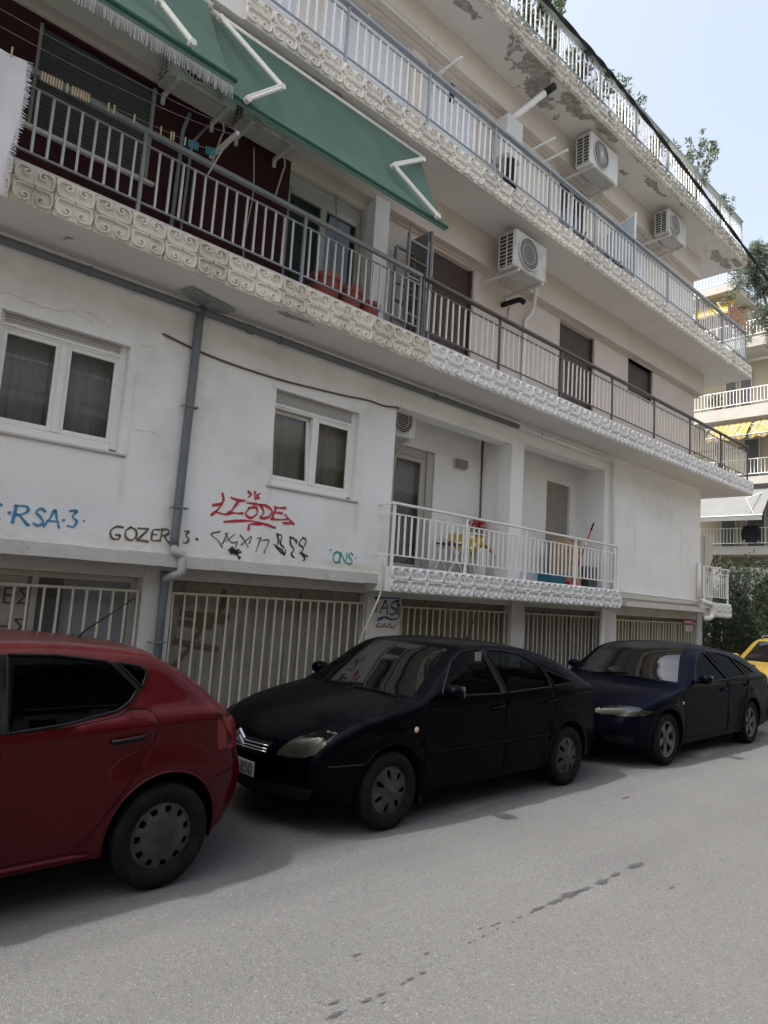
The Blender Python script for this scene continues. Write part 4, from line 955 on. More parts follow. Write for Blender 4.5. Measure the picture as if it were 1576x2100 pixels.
    sw.tube([tuple(cc+(n1*math.cos(2*math.pi*i/20)+n2*math.sin(2*math.pi*i/20))*.18) for i in range(21)], .014, 6, False); add('steering_wheel', sw, 'interior', root, True)
    # wheels
    r, w, rim = c['tyre']; tm = tyre_mesh(r, w, rim); rm = rim_mesh(rim, c['rim'], c['rim_mat']); dk = MB().lathe([(0, 0), (rim-.004, 0)], (0, .045, 0), 'y', 28).mesh('dark_backing_disc', 'underbody')  # near-black disc behind the face paints the shade inside the wheel
    for a in (0, c['wb']):
        for s in (-1, 1):
            y = c['wheel_y'] + w/2 if s < 0 else 2*yc-c['wheel_y']-w/2
            rot = (0, random.uniform(0, 6), 0) if s < 0 else (0, random.uniform(0, 6), R(180))
            wh = put('wheel', tm, root, (fx+a, y, r), rot)
            for nmm, me in (('rim', rm), ('dark_backing_disc', dk)):
                o = bpy.data.objects.new(nmm, me); COL.objects.link(o); o.parent = wh; o.location = (0, -w/2+.026, 0)
    # mirrors and handles
    mu, mz = c['mirror']
    for s in (-1, 1):
        y = yc+s*(W(mu, mz-.02)); mb = MB()
        def fn(u, v):
            a = u*2*math.pi; rr = math.sin(v*math.pi)**.55
            return (fx+mu+.02-.075*math.cos(v*math.pi), y+s*(.10+.085*math.cos(a)*rr), mz+.03+.062*math.sin(a)*rr)
        mb.grid(fn, 18, 10); mb.box(fx+mu-.03, fx+mu+.03, min(y-s*.01, y+s*.06), max(y-s*.01, y+s*.06), mz-.03, mz+.01)
        mo = add('mirror', mb, c.get('mirror_mat', paint), root, True)
        add('mirror_glass', MB().box(fx+mu+.086, fx+mu+.089, y+s*.10-.065, y+s*.10+.065, mz-.015, mz+.075), 'chrome', mo)
        for (hu, hz) in c['handles']:
            yy = [yc+s*(W(hu-.1+.05*k, hz)+(.026 if 0 < k < 4 else .008)) for k in range(5)]
            P = [(fx+hu-.1+.05*k, yy[k], hz+.004*k) for k in range(5)]
            add('door_handle', MB().tube(catmull(P, 4), .0145, 8), c['handle_mat'], root, True)
    def patch(poly, axis, matname, name, off=.006, par=None, sub=.03, flip=False):
        """piece of skin: polygon seen along an axis, laid on the body"""
        us = [p[0] for p in poly]; vs_ = [p[1] for p in poly]; g = []
        a = min(us)+sub/2
        while a < max(us):
            b = min(vs_)+sub/2
            while b < max(vs_):
                if inside((a, b), poly): g.append((a, b))
                b += sub
            a += sub
        dens = []
        for i in range(len(poly)):
            p, q = poly[i], poly[(i+1) % len(poly)]; n = max(1, int(math.hypot(q[0]-p[0], q[1]-p[1])/sub))
            dens += [(p[0]+(q[0]-p[0])*k/n, p[1]+(q[1]-p[1])*k/n) for k in range(n)]
        V2, F2 = cdt([dens], g)
        hit = {}
        for i, p in enumerate(V2):
            if axis == 'front': o, dr = Vector((fx-3, yc+p[0], p[1])), Vector((1, 0, 0))
            elif axis == 'rear': o, dr = Vector((fx+8, yc+p[0], p[1])), Vector((-1, 0, 0))
            elif axis == 'side': o, dr = Vector((fx+p[0], yc-3, p[1])), Vector((0, 1, 0))
            else: o, dr = Vector((fx+p[0], yc+p[1], 4)), Vector((0, 0, -1))
            h = bvh.ray_cast(o, dr)
            if h[0] is not None: hit[i] = tuple(h[0]-dr*off)
        fs = [f for f in F2 if all(i in hit for i in f) and inside((V2[f[0]]+V2[f[1]]+V2[f[2]])/3, poly)]
        mb = MB(); mp = {}
        for f in fs:
            q = []
            for i in f:
                if i not in mp: mp[i] = len(mb.v); mb.v.append(hit[i])
                q.append(mp[i])
            mb.f.append(tuple(q))
        return add(name, mb, matname, par or root, True)
    def surf(u, z, s=-1, off=0): return P3((u, z), s, -off)
    return root, patch, surf, bvh

# ---- red hatchback (rear half in view)
def hw_red(u, z):
    w = .845
    if z < .5: w -= .35*(.5-z)**2
    zc = .905+.035*u
    if z > zc: w -= min(.028, (z-zc)*.55)
    if z > .99: w -= (z-.99)*.40
    w += .012*math.exp(-((z-.62)/.16)**2)
    if u < .3: w -= .10*((u-.3)/1.0)**2
    if u > 2.35: w -= .085*((u-2.35)/.6)**2
    for cu in (0, 2.46):           # flared arches
        d = math.hypot(u-cu, z-.31); w += .014*math.exp(-((d-.40)/.09)**2)
    return w
fxr = -.41
def U(pts, f): return [(p[0]-f, p[1]) for p in pts]
car_red = dict(name='parked_car', label='red hatchback at the left edge, rear end in view, grubby wheel cover', fx=fxr, yc=4.855, wb=2.46, paint='paint_red', bottom=.25, belt=.98,
    E=[(-.66, .22, .20, -.10, 0), (-.74, .36, .24, -.14, 0), (-.74, .52, .24, -.16, 0), (-.68, .66, .16, -.16, .01), (-.5, .76, .08, -.16, .03), (-.2, .86, .07, -.12, .04), (.15, .94, .06, -.10, .04), (.40, 1.0, .06, -.10, .03), (.75, 1.22, .08, -.12, .03), (1.08, 1.375, .10, -.10, .02), (1.35, 1.415, .10, -.03, .02), (1.75, 1.424, .10, 0, .02), (2.1, 1.40, .10, 0, .02), (2.36, 1.362, .07, .05, .018), (2.46, 1.31, .05, .06, .015), (2.62, 1.225, .09, .08, .02), (2.79, 1.105, .10, .10, .01), (2.92, .985, .10, .12, .0), (3.0, .90, .12, .11, 0), (3.035, .75, .15, .10, 0), (3.11, .60, .20, .10, 0), (3.10, .47, .20, .10, 0), (3.03, .34, .18, .08, 0), (2.93, .25, .12, .08, 0)],
    marks=dict(hood=4, cowl=7, roof_front=9, roof_rear=13, glass_end=17, tail=19),
    arches=[(0, .31, .365), (2.46, .315, .365)], tyre=(.303, .19, .195), rim='slots', rim_mat='hubcap', wheel_y=3.99,
    windows=[('front', U([(.18, .985), (.30, 1.09), (.62, 1.305), (.85, 1.355), (1.035, 1.367), (1.035, .975)], fxr)), ('rear', U([(1.125, 1.368), (1.39, 1.36), (1.66, 1.325), (1.70, 1.305), (1.845, 1.165), (1.80, 1.10), (1.72, 1.05), (1.44, 1.0), (1.125, .975)], fxr)), ('quarter', U([(1.735, 1.315), (1.86, 1.295), (1.905, 1.27), (1.905, 1.235), (1.875, 1.175)], fxr))],
    trims=[U([(1.035, 1.37), (1.125, 1.37), (1.125, .972), (1.035, .972)], fxr), U([(1.69, 1.322), (1.735, 1.316), (1.875, 1.172), (1.835, 1.135), (1.855, 1.165), (1.70, 1.305)], fxr)],
    doors=[('front', U([(.10, .97), (.14, .70), (.16, .36), (.25, .30), (1.075, .30), (1.075, .972), (.6, .972)], fxr)), ('rear', U([(1.085, .972), (1.085, .30), (1.52, .305), (1.62, .40), (1.74, .56), (1.82, .67), (1.94, .87), (1.962, .95), (1.93, 1.03), (1.895, 1.05), (1.80, 1.06), (1.72, 1.02), (1.44, .985)], fxr))],
    hw=hw_red, inside=(.35, 2.2), mirror=(.62, 1.0), mirror_mat='black_plastic', handles=[(1.22, .86), (2.19, .885)], handle_mat='black_plastic')
root, patch, surf, bvh = build_car(car_red)
patch([(-.80, .95), (-.62, .965), (-.55, .90), (-.57, .80), (-.60, .74), (-.80, .76)], 'rear', 'tail_red', 'tail_light', .008); patch([(.80, .95), (.62, .965), (.55, .90), (.57, .80), (.60, .74), (.80, .76)], 'rear', 'tail_red', 'tail_light', .008)
patch([(2.83, .965), (2.97, .955), (3.02, .86), (3.03, .77), (2.97, .78), (2.89, .87)], 'side', 'tail_red', 'tail_light', .006)
patch([(.18, 1.32), (2.3, 1.40), (2.3, 1.43), (.18, 1.35)], 'side', 'paint_red', 'roof_moulding', .004) if False else None
add('antenna', MB().tube([(fxr+2.10, 4.75, 1.42), (fxr+2.13, 4.75, 1.46), (fxr+2.46, 4.75, 1.70)], [.014, .007, .003], 6), 'black_plastic', root)
# side sill and rear bumper crease
add('sill_strip', MB().tube([surf(.42+.1*k, .275, -1, .004) for k in range(17)], .016, 8), 'paint_red', root, True)
add('bumper_line', MB().tube([surf(2.80+.03*k, .60+.006*k, -1, .0) for k in range(8)], .003, 5), 'underbody', root, True)
add('exhaust', MB().tube([(fxr+2.75, 5.2, .25), (fxr+3.05, 5.2, .24)], .03, 10, False), 'aluminium', root, True)

# ---- navy five-door saloon in the middle
def hw_navy(u, z):
    w = .85
    if z < .5: w -= .4*(.5-z)**2
    if z > .9: w -= (z-.9)*.12
    if z > .985: w -= (z-.985)*.33
    w += .012*math.exp(-((z-.55)/.05)**2)
    if u < .3: w -= .085*((u-.3)/1.0)**2
    if u > 2.4: w -= .085*((u-2.4)/.9)**2
    for cu in (0, 2.56):
        d = math.hypot(u-cu, z-.30); w += .012*math.exp(-((d-.40)/.08)**2)
    return w
fxn = 3.96
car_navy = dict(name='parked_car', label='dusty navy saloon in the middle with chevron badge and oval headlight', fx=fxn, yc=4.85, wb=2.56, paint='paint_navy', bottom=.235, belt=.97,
    E=[(-.60, .20, .20, -.12, 0), (-.70, .30, .26, -.15, 0), (-.73, .44, .27, -.16, 0), (-.72, .56, .25, -.17, 0), (-.68, .64, .18, -.18, .0), (-.58, .725, .09, -.20, .015), (-.32, .83, .07, -.18, .035), (0, .905, .07, -.13, .04), (.25, .95, .06, -.10, .04), (.36, .985, .06, -.14, .02), (.60, 1.135, .08, -.16, .015), (.97, 1.365, .09, -.15, .025), (1.2, 1.405, .10, -.05, .03), (1.41, 1.412, .10, 0, .03), (1.70, 1.405, .10, 0, .03), (2.06, 1.375, .10, .0, .03), (2.37, 1.305, .08, .05, .03), (2.62, 1.225, .08, .06, .03), (2.88, 1.12, .08, .08, .03), (3.02, 1.05, .07, .10, .02), (3.16, .99, .08, .10, .01), (3.25, .85, .12, .11, 0), (3.33, .68, .18, .10, 0), (3.38, .55, .22, .10, 0), (3.34, .38, .22, .09, 0), (3.18, .23, .15, .08, 0)],
    marks=dict(hood=5, cowl=9, roof_front=11, roof_rear=15, glass_end=19, tail=22),
    arches=[(0, .30, .36), (2.56, .30, .36)], tyre=(.298, .185, .19), rim='petals', rim_mat='hubcap', wheel_y=4.0,
    windows=[('front', [(.56, 1.0), (.64, 1.10), (.82, 1.265), (.98, 1.35), (1.10, 1.372), (1.255, 1.375), (1.41, .985)], 'car_glass'), ('rear', [(1.36, 1.375), (1.60, 1.365), (1.83, 1.335), (2.0, 1.28), (2.165, 1.20), (2.245, 1.015), (1.49, .99)], 'car_glass'), ('quarter', [(2.20, 1.18), (2.42, 1.12), (2.66, 1.055), (2.68, 1.04), (2.30, 1.02)], 'car_glass_dark')],
    trims=[[(1.27, 1.376), (1.345, 1.376), (1.475, .99), (1.425, .986)]],
    doors=[('front', [(.30, .90), (.36, .70), (.38, .40), (.46, .29), (1.46, .29), (1.46, .60), (1.445, .97), (.56, .985)]), ('rear', [(1.47, .29), (2.05, .29), (2.17, .42), (2.21, .60), (2.30, .72), (2.31, 1.005), (1.49, .975), (1.47, .6)])],
    hw=hw_navy, inside=(.40, 2.35), mirror=(.58, 1.02), mirror_mat='paint_navy', handles=[(1.33, .86), (2.20, .87)], handle_mat='paint_navy')
root, patch, surf, bvh = build_car(car_navy)
HL = [(.735, .765), (.66, .775), (.57, .745), (.49, .69), (.42, .61), (.415, .575), (.50, .568), (.62, .582), (.70, .62), (.74, .69)]
for s in (-1, 1):
    hp = [(s*p[0], p[1]) for p in HL]
    o = patch(hp, 'front', 'headlamp_inner', 'headlight', .004); patch(hp, 'front', 'lens', 'lens', .014, o)
o = patch([(-.36, .655), (.36, .655), (.30, .575), (.22, .55), (-.22, .55), (-.30, .575)], 'front', 'black_plastic', 'grille', .004)
bars = MB()
for zz in (.628, .604, .584): 
    P = []
    for k in range(13):
        y = -.33+.66*k/12
        h = bvh.ray_cast(Vector((fxn-3, 4.85+y, zz)), Vector((1, 0, 0)))
        if h[0] is not None: P.append((h[0].x-.014, 4.85+y, zz))
    bars.tube(P, .006, 6)
add('grille_bar', bars, 'chrome', root, True)
h = bvh.ray_cast(Vector((fxn-3, 4.85, .61)), Vector((1, 0, 0)))[0]; fxx = h.x-.03
em = MB()
for zz in (.57, .622):        # two chevrons, one above the other
    em.prism([(4.85-.075, zz), (4.85, zz+.058), (4.85+.075, zz), (4.85+.075, zz+.026), (4.85, zz+.086), (4.85-.075, zz+.026)], fxx, fxx+.02, 'x')
add('emblem', em, 'chrome', root)
h2 = bvh.ray_cast(Vector((fxn-3, 4.85, .44)), Vector((1, 0, 0)))[0]
pl = add('number_plate', MB().cbox(h2.x-.022, h2.x-.012, 4.85-.26, 4.85+.26, .385, .495, .003), 'plate', root)
text_mesh('lettering', '850', .115, 'plate_ink', pl, (h2.x-.0235, 4.85-.155, .437), (R(90), 0, R(-90)))
patch([(-.70, .365), (.70, .365), (.62, .26), (-.62, .26)], 'front', 'black_plastic', 'air_intake', .004)
add('bumper_strip', MB().tube([surf(-.60+.06*k, .535, -1, .003) for k in range(6)], .008, 6), 'black_plastic', root, True)
add('indicator', MB().lathe([(0, -.012), (.02, -.008), (.026, 0)], (fxn+.25, surf(.25, .75)[1], .75), 'y', 14), 'amber', root, True)
add('side_moulding', MB().tube([surf(.42+.05*k, .55, -1, .002) for k in range(36)], .013, 6), 'paint_navy', root, True)
for yy, k in ((4.75, 1), (5.2, 1)):
    P = []
    for i in range(9):
        y = yy-.50*i/8; hh = bvh.ray_cast(Vector((fxn+.20+.05*i/8, y, 3)), Vector((0, 0, -1)))[0]; P.append((hh.x, y, hh.z+.012))
    add('wiper', MB().tube(P, .007, 6), 'black_plastic', root, True)
add('antenna', MB().tube([(fxn+1.85, 4.85, 1.42), (fxn+1.87, 4.85, 1.45), (fxn+2.05, 4.85, 1.82)], [.012, .006, .0025], 6), 'black_plastic', root)
add('antenna', MB().tube([(fxn+.30, 5.55, .99), (fxn+.42, 5.58, 1.75)], .003, 6), 'black_plastic', root) if False else None
add('paper_sticker', MB().box(fxn+1.15, fxn+1.24, surf(1.2, 1.25)[1]+.02, surf(1.2, 1.25)[1]+.023, 1.27, 1.36), 'sticker', root)
add('mud_flap', MB().box(fxn+.36, fxn+.38, 4.03, 4.2, .14, .33), 'black_plastic', root)

# ---- blue saloon behind it
def hw_blue(u, z):
    w = .885
    if z < .5: w -= .4*(.5-z)**2
    if z > .90: w -= (z-.90)*.10
    if z > .965: w -= (z-.965)*.36
    if u < .3: w -= .10*((u-.3)/1.0)**2
    if u > 2.7: w -= .09*((u-2.7)/1.1)**2
    for cu in (0, 2.78):
        d = math.hypot(u-cu, z-.31); w += .022*math.exp(-((d-.41)/.09)**2)
    return w
fxb = 8.53
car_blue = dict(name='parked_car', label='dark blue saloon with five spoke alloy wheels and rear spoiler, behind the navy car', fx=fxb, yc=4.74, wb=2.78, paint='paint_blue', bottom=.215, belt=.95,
    E=[(-.60, .17, .22, -.14, 0), (-.74, .28, .30, -.18, 0), (-.78, .42, .30, -.20, 0), (-.76, .55, .25, -.20, 0), (-.68, .645, .14, -.20, .01), (-.50, .715, .08, -.20, .02), (-.15, .81, .07, -.16, .04), (.25, .875, .06, -.12, .045), (.48, .91, .06, -.14, .03), (.60, .955, .06, -.18, .02), (.82, 1.12, .08, -.20, .02), (1.05, 1.285, .09, -.18, .03), (1.32, 1.36, .10, -.08, .04), (1.77, 1.385, .10, 0, .045), (2.24, 1.365, .10, 0, .045), (2.62, 1.32, .09, .03, .04), (2.92, 1.245, .08, .05, .035), (3.25, 1.125, .07, .06, .03), (3.48, 1.04, .06, .07, .03), (3.66, 1.0, .06, .08, .02), (3.80, .95, .08, .10, .01), (3.87, .80, .14, .12, 0), (3.96, .66, .20, .12, 0), (4.07, .49, .24, .10, 0), (4.04, .32, .22, .10, 0), (3.90, .21, .16, .08, 0)],
    marks=dict(hood=5, cowl=9, roof_front=12, roof_rear=15, glass_end=18, tail=21),
    arches=[(0, .312, .375), (2.78, .312, .375)], tyre=(.312, .205, .215), rim='spokes', rim_mat='alloy', wheel_y=3.85,
    windows=[('front', [(.80, .965), (.94, 1.10), (1.12, 1.24), (1.31, 1.315), (1.46, 1.338), (1.88, .965)]), ('rear', [(1.57, 1.34), (1.95, 1.325), (2.30, 1.27), (2.62, 1.0), (1.97, .97)]), ('quarter', [(2.41, 1.245), (2.60, 1.195), (2.86, 1.10), (3.02, 1.03), (2.72, 1.005)])],
    trims=[[(1.475, 1.34), (1.56, 1.342), (1.955, .968), (1.895, .966)], [(2.315, 1.27), (2.40, 1.25), (2.705, 1.003), (2.635, 1.0)]],
    doors=[('front', [(.42, .86), (.48, .60), (.50, .36), (.58, .28), (1.88, .28), (1.88, .70), (1.87, .955), (.80, .952)]), ('rear', [(1.89, .28), (2.32, .28), (2.40, .44), (2.46, .58), (2.58, .70), (2.66, .985), (1.97, .96), (1.89, .7)])],
    hw=hw_blue, inside=(.5, 2.6), mirror=(.86, .985), mirror_mat='paint_blue', handles=[(1.72, .83), (2.62, .86)], handle_mat='paint_blue')
root, patch, surf, bvh = build_car(car_blue)
HL = [(.86, .655), (.78, .70), (.62, .715), (.48, .70), (.38, .655), (.36, .62), (.45, .605), (.65, .60), (.82, .615)]
for s in (-1, 1):
    hp = [(s*p[0], p[1]) for p in HL]
    o = patch(hp, 'front', 'headlamp_inner', 'headlight', .004); patch(hp, 'front', 'lens', 'lens', .013, o)
    fp = [(s*p[0], p[1]) for p in ((.46, .36), (.62, .375), (.76, .36), (.74, .29), (.60, .275), (.46, .285))]
    fo = patch(fp, 'front', 'black_plastic', 'fog_recess', .003)
patch([(-.32, .66), (.32, .66), (.20, .53), (-.20, .53)], 'front', 'black_plastic', 'grille', .004); patch([(-.42, .36), (.42, .36), (.36, .25), (-.36, .25)], 'front', 'black_plastic', 'air_intake', .004)
sp = MB()
sp.grid(lambda u, v: (fxb+3.60+.26*v+.05*math.sin(u*math.pi), 4.74+(-.62+1.24*u), 1.115+.012*math.sin(v*3.14)-.03*abs(2*u-1)**6), 20, 4); sp.grid(lambda u, v: (fxb+3.60+.26*v+.05*math.sin(u*math.pi), 4.74+(-.62+1.24*u), 1.085+.006*math.sin(v*3.14)-.03*abs(2*u-1)**6), 20, 4)
sp.box(fxb+3.62, fxb+3.80, 4.74-.60, 4.74-.56, .98, 1.10).box(fxb+3.62, fxb+3.80, 4.74+.56, 4.74+.60, .98, 1.10)
add('spoiler', sp, 'paint_blue', root, True)
add('indicator', MB().lathe([(0, -.01), (.018, -.006), (.022, 0)], (fxb+.42, surf(.42, .72)[1], .72), 'y', 12), 'amber', root, True)
for yy in (4.65, 5.15):
    P = []
    for i in range(9):
        y = yy-.52*i/8; hh = bvh.ray_cast(Vector((fxb+.40+.05*i/8, y, 3)), Vector((0, 0, -1)))[0]; P.append((hh.x, y, hh.z+.012))
    add('wiper', MB().tube(P, .007, 6), 'black_plastic', root, True)
add('mud_flap', MB().box(fxb+.37, fxb+.39, 3.88, 4.06, .12, .34), 'black_plastic', root)
patch([(3.70, .93), (3.83, .92), (3.88, .80), (3.84, .74), (3.72, .78)], 'side', 'tail_red', 'tail_light', .005)

# ---- yellow taxi at the right edge
def hw_taxi(u, z):
    w = .86
    if z < .5: w -= .4*(.5-z)**2
    if z > .98: w -= (z-.98)*.34
    if u < .3: w -= .10*((u-.3)/1.0)**2
    if u > 2.6: w -= .06*((u-2.6)/1.0)**2
    return w
fxt = 14.95
car_taxi = dict(name='parked_car', label='yellow estate taxi with roof rails, cut by the right edge', fx=fxt, yc=4.70, wb=2.7, paint='paint_taxi', bottom=.22, belt=.97,
    E=[(-.60, .18, .2, -.12, 0), (-.70, .32, .26, -.16, 0), (-.72, .5, .25, -.18, 0), (-.68, .62, .18, -.18, .0), (-.55, .73, .09, -.18, .02), (-.2, .86, .07, -.14, .04), (.2, .94, .06, -.12, .04), (.45, .99, .06, -.14, .02), (.75, 1.20, .08, -.14, .02), (1.05, 1.39, .09, -.12, .03), (1.35, 1.455, .10, -.03, .04), (1.8, 1.465, .10, 0, .04), (2.5, 1.45, .10, 0, .04), (3.1, 1.41, .09, .03, .035), (3.3, 1.30, .08, .05, .02), (3.5, 1.05, .09, .08, .0), (3.58, .85, .14, .08, 0), (3.62, .55, .2, .08, 0), (3.58, .36, .2, .08, 0), (3.45, .22, .15, .08, 0)],
    marks=dict(hood=4, cowl=7, roof_front=9, roof_rear=13, glass_end=15, tail=16),
    arches=[(0, .31, .37), (2.7, .31, .37)], tyre=(.31, .195, .20), rim='petals', rim_mat='hubcap', wheel_y=3.86,
    windows=[('front', [(.62, 1.0), (.95, 1.26), (1.12, 1.36), (1.40, 1.39), (1.42, .99)], 'car_glass'), ('rear', [(1.50, 1.39), (2.28, 1.38), (2.32, 1.0), (1.50, .99)], 'car_glass'), ('quarter', [(2.40, 1.375), (3.02, 1.33), (3.2, 1.05), (2.44, 1.01)], 'car_glass')],
    doors=[('front', [(.40, .90), (.44, .45), (.52, .28), (1.46, .28), (1.46, .975), (.6, .985)]), ('rear', [(1.47, .28), (2.2, .28), (2.3, .5), (2.36, .99), (1.47, .975)])],
    hw=hw_taxi, inside=(.45, 2.5), mirror=(.66, 1.03), handles=[(1.34, .88), (2.2, .89)], handle_mat='black_plastic')
root, patch, surf, bvh = build_car(car_taxi)
for s in (-1, 1):
    hp = [(s*p[0], p[1]) for p in ((.78, .70), (.62, .715), (.48, .69), (.46, .60), (.60, .575), (.78, .60))]
    o = patch(hp, 'front', 'headlamp_inner', 'headlight', .004); patch(hp, 'front', 'lens', 'lens', .013, o)
    add('roof_rail', MB().tube(catmull([(fxt+1.25, 4.70+s*.60, 1.46), (fxt+1.40, 4.70+s*.60, 1.515), (fxt+2.2, 4.70+s*.60, 1.52), (fxt+2.9, 4.70+s*.60, 1.49), (fxt+3.05, 4.70+s*.60, 1.43)], 5), .016, 8), 'aluminium', root, True)
patch([(-.42, .69), (.42, .69), (.38, .56), (-.38, .56)], 'front', 'black_plastic', 'grille', .004)
for zz in (.31, .35, .39): patch([(-.66, zz), (.66, zz), (.66, zz+.018), (-.66, zz+.018)], 'front', 'black_plastic', 'air_intake', .004)

# ------------------------------------------------------------------ air conditioners
def air_con(x0, x1, y0, y1, z0, z1, label, wall_y, fan='rays', name='air_conditioner', skin='ac_white'):
    t = thing(name, label, 'air conditioner', ((x0+x1)/2, y1, z0), 'air conditioner units on the facade')
    cs = add('casing', MB().cbox(x0, x1, y0, y1, z0, z1, .018), skin, t)
    # coil on the left end: dark plate painted as the shade of a recess, with bars
    add('coil', MB().box(x0-.003, x0-.0005, y0+.05, y1-.03, z0+.05, z1-.05), 'ac_dark', t)
    me = MB().box(-.006, .004, y0+.05, y1-.03, -.006, .006).mesh('louvre', 'ac_grille'); n = 9
    for i in range(n): put('louvre', me, t, (x0-.008, 0, z0+.07+(z1-z0-.14)*i/(n-1)))
    add('coil_frame', MB().box(x0-.012, x0-.002, (y0+y1)/2-.008, (y0+y1)/2+.008, z0+.04, z1-.04).box(x0-.012, x0-.001, y0+.03, y0+.05, z0+.04, z1-.04).box(x0-.012, x0-.001, y1-.03, y1-.012, z0+.04, z1-.04), 'ac_white', t)
    r = (z1-z0)*.40; cx, cz = x0+.06+r+.02, (z0+z1)/2
    add('fan_dark_disc', MB().lathe([(0, 0), (r, 0)], (cx, y0-.004, cz), 'y', 36), 'ac_dark', t)  # dark disc laid on the casing stands for the shaded fan hollow
    g = MB()
    if fan == 'rays':
        for i in range(28):
            a = 2*math.pi*i/28; a2 = a+.25
            g.tube([(cx+r*.16*math.cos(a), y0-.028, cz+r*.16*math.sin(a)), (cx+r*math.cos(a2), y0-.014, cz+r*math.sin(a2))], .006, 5)
    else:
        k = -r*.94
        while k < r:
            hw_ = math.sqrt(max(0, r*r-k*k)); g.tube([(cx-hw_, y0-.016, cz+k), (cx+hw_, y0-.016, cz+k)], .0055, 5); k += .033
    for q in ((r, .012), (r*.62, .005)): g.tube([(cx+q[0]*math.cos(2*math.pi*i/36), y0-.016, cz+q[0]*math.sin(2*math.pi*i/36)) for i in range(37)], q[1], 6, False)
    add('fan_grille', g, 'ac_grille', t, True, 40)
    if fan == 'rays': add('fan_hub', MB().lathe([(0, -.035), (r*.15, -.03), (r*.17, -.02)], (cx, y0, cz), 'y', 16), 'ac_white', t, True)
    add('service_cover', MB().cbox(x1-.16, x1+.025, y0+.02, y1-.02, z0+.05, z1-.06, .012), skin, t)
    add('base_tray', MB().box(x0+.06, x1-.06, y0+.05, y1-.04, z0-.006, z0-.001).box(x0+.25, x0+.5, y0+.08, y1-.08, z0-.012, z0-.006), 'ac_grille', t)
    for bx in (x0+.08, x1-.12):
        add('bracket', MB().box(bx, bx+.04, y0-.01, wall_y-.002, z0-.045, z0-.007).box(bx, bx+.04, wall_y-.03, wall_y-.002, z0-.13, z0-.046), 'ac_white', t)
    add('hose', MB().tube(catmull([(x1-.02, y1-.02, z0+.12), (x1+.06, y1+.05, z0-.02), (x1+.02, wall_y-.04, z0-.15), (x1-.05, wall_y-.03, z0-.5)], 6), .012, 6), 'cable_white', t, True)
    return t
air_con(8.24, 9.10, 6.24, 6.58, 7.13, 7.78, 'large air conditioner hanging under the middle balcony, soot on its grille', 7.0, 'lines', skin='ac_sooty')
air_con(10.50, 11.50, 6.30, 6.63, 10.08, 10.74, 'large round grilled air conditioner under the top balcony by the boiler flue', 6.95)
air_con(13.76, 14.66, 6.32, 6.64, 10.12, 10.70, 'smaller air conditioner under the top balcony nearer the right end', 6.95, 'lines', skin='ac_sooty')
air_con(2.62, 3.42, 6.62, 6.94, 7.22, 7.74, 'air conditioner in the shade under the front green awning', 7.0, skin='ac_sooty')
air_con(3.55, 4.30, 6.62, 6.94, 7.22, 7.74, 'air conditioner in the shade behind the second green awning', 7.0, skin='ac_sooty')
air_con(6.45, 7.02, 7.02, 7.30, 4.16, 4.66, 'air conditioner tucked into the top corner of the loggia', 7.45, 'lines')

# ------------------------------------------------------------------ green awnings
def awning(x0, x1, yr, zr, yb, zb, label, fringe=False, arms=()):
    t = thing('awning', label, 'awning', ((x0+x1)/2, yr, zr))
    def fn(u, v):
        sag = .045*math.sin(v*math.pi)+.012*math.sin(u*23+v*4)*v*(1-v)*3+.008*math.sin(u*57+2*v)*v
        return (x0+(x1-x0)*u, yr+(yb-yr)*v+sag*.6, zr+(zb-zr)*v-sag*.5+.006*math.sin(u*9)*v)
    add('fabric', MB().grid(fn, 90, 24), 'awning_green', t, True)
    add('roller', MB().tube([(x0-.06, yr+.03, zr+.02), (x1+.06, yr+.03, zr+.02)], .04, 12), 'awning_pole', t, True)
    add('front_bar', MB().tube([(x0-.03, yb, zb), (x1+.03, yb, zb)], .024, 10), 'awning_bar', t, True)
    add('hem', MB().quad((x0, yb-.004, zb), (x1, yb-.004, zb), (x1, yb-.002, zb-.07), (x0, yb-.002, zb-.07)), 'awning_green', t)
    for P in arms:
        a = MB()
        for i in range(len(P)-1):
            p, q = Vector(P[i]), Vector(P[i+1]); a.tube([tuple(p), tuple(q)], .021, 8); d_ = Vector((0, 0, .045)); a.tube([tuple(p+d_*.8), tuple(q+d_*.8)], .012, 6)
        for p in P: a.lathe([(0, -.03), (.032, -.03), (.032, .03), (0, .03)], p, 'y', 10)
        add('arm', a, 'awning_pole', t, True, 40)
    if fringe:
        fr = MB(); x = x0; q = random.Random(5)
        while x < x1:
            l = .12+q.uniform(-.02, .02); dx = q.uniform(-.008, .008)
            fr.quad((x, yb-.006, zb-.075), (x+.006, yb-.006, zb-.075), (x+.005+dx, yb-.006+q.uniform(-.01, .01), zb-.075-l), (x+.001+dx, yb-.006, zb-.075-l)); x += .0085
        tag(add('fringe', fr, 'fringe', t), kind='stuff')
    return t
awning(2.84, 5.93, 6.16, 7.76, 5.60, 6.53, 'green striped awning in front of the balcony door, between the two arms', arms=ARMS2)
awning(-1.2, 2.73, 6.12, 7.78, 5.38, 6.50, 'green striped awning with grey fringe at the upper left', True, arms=ARMS1)

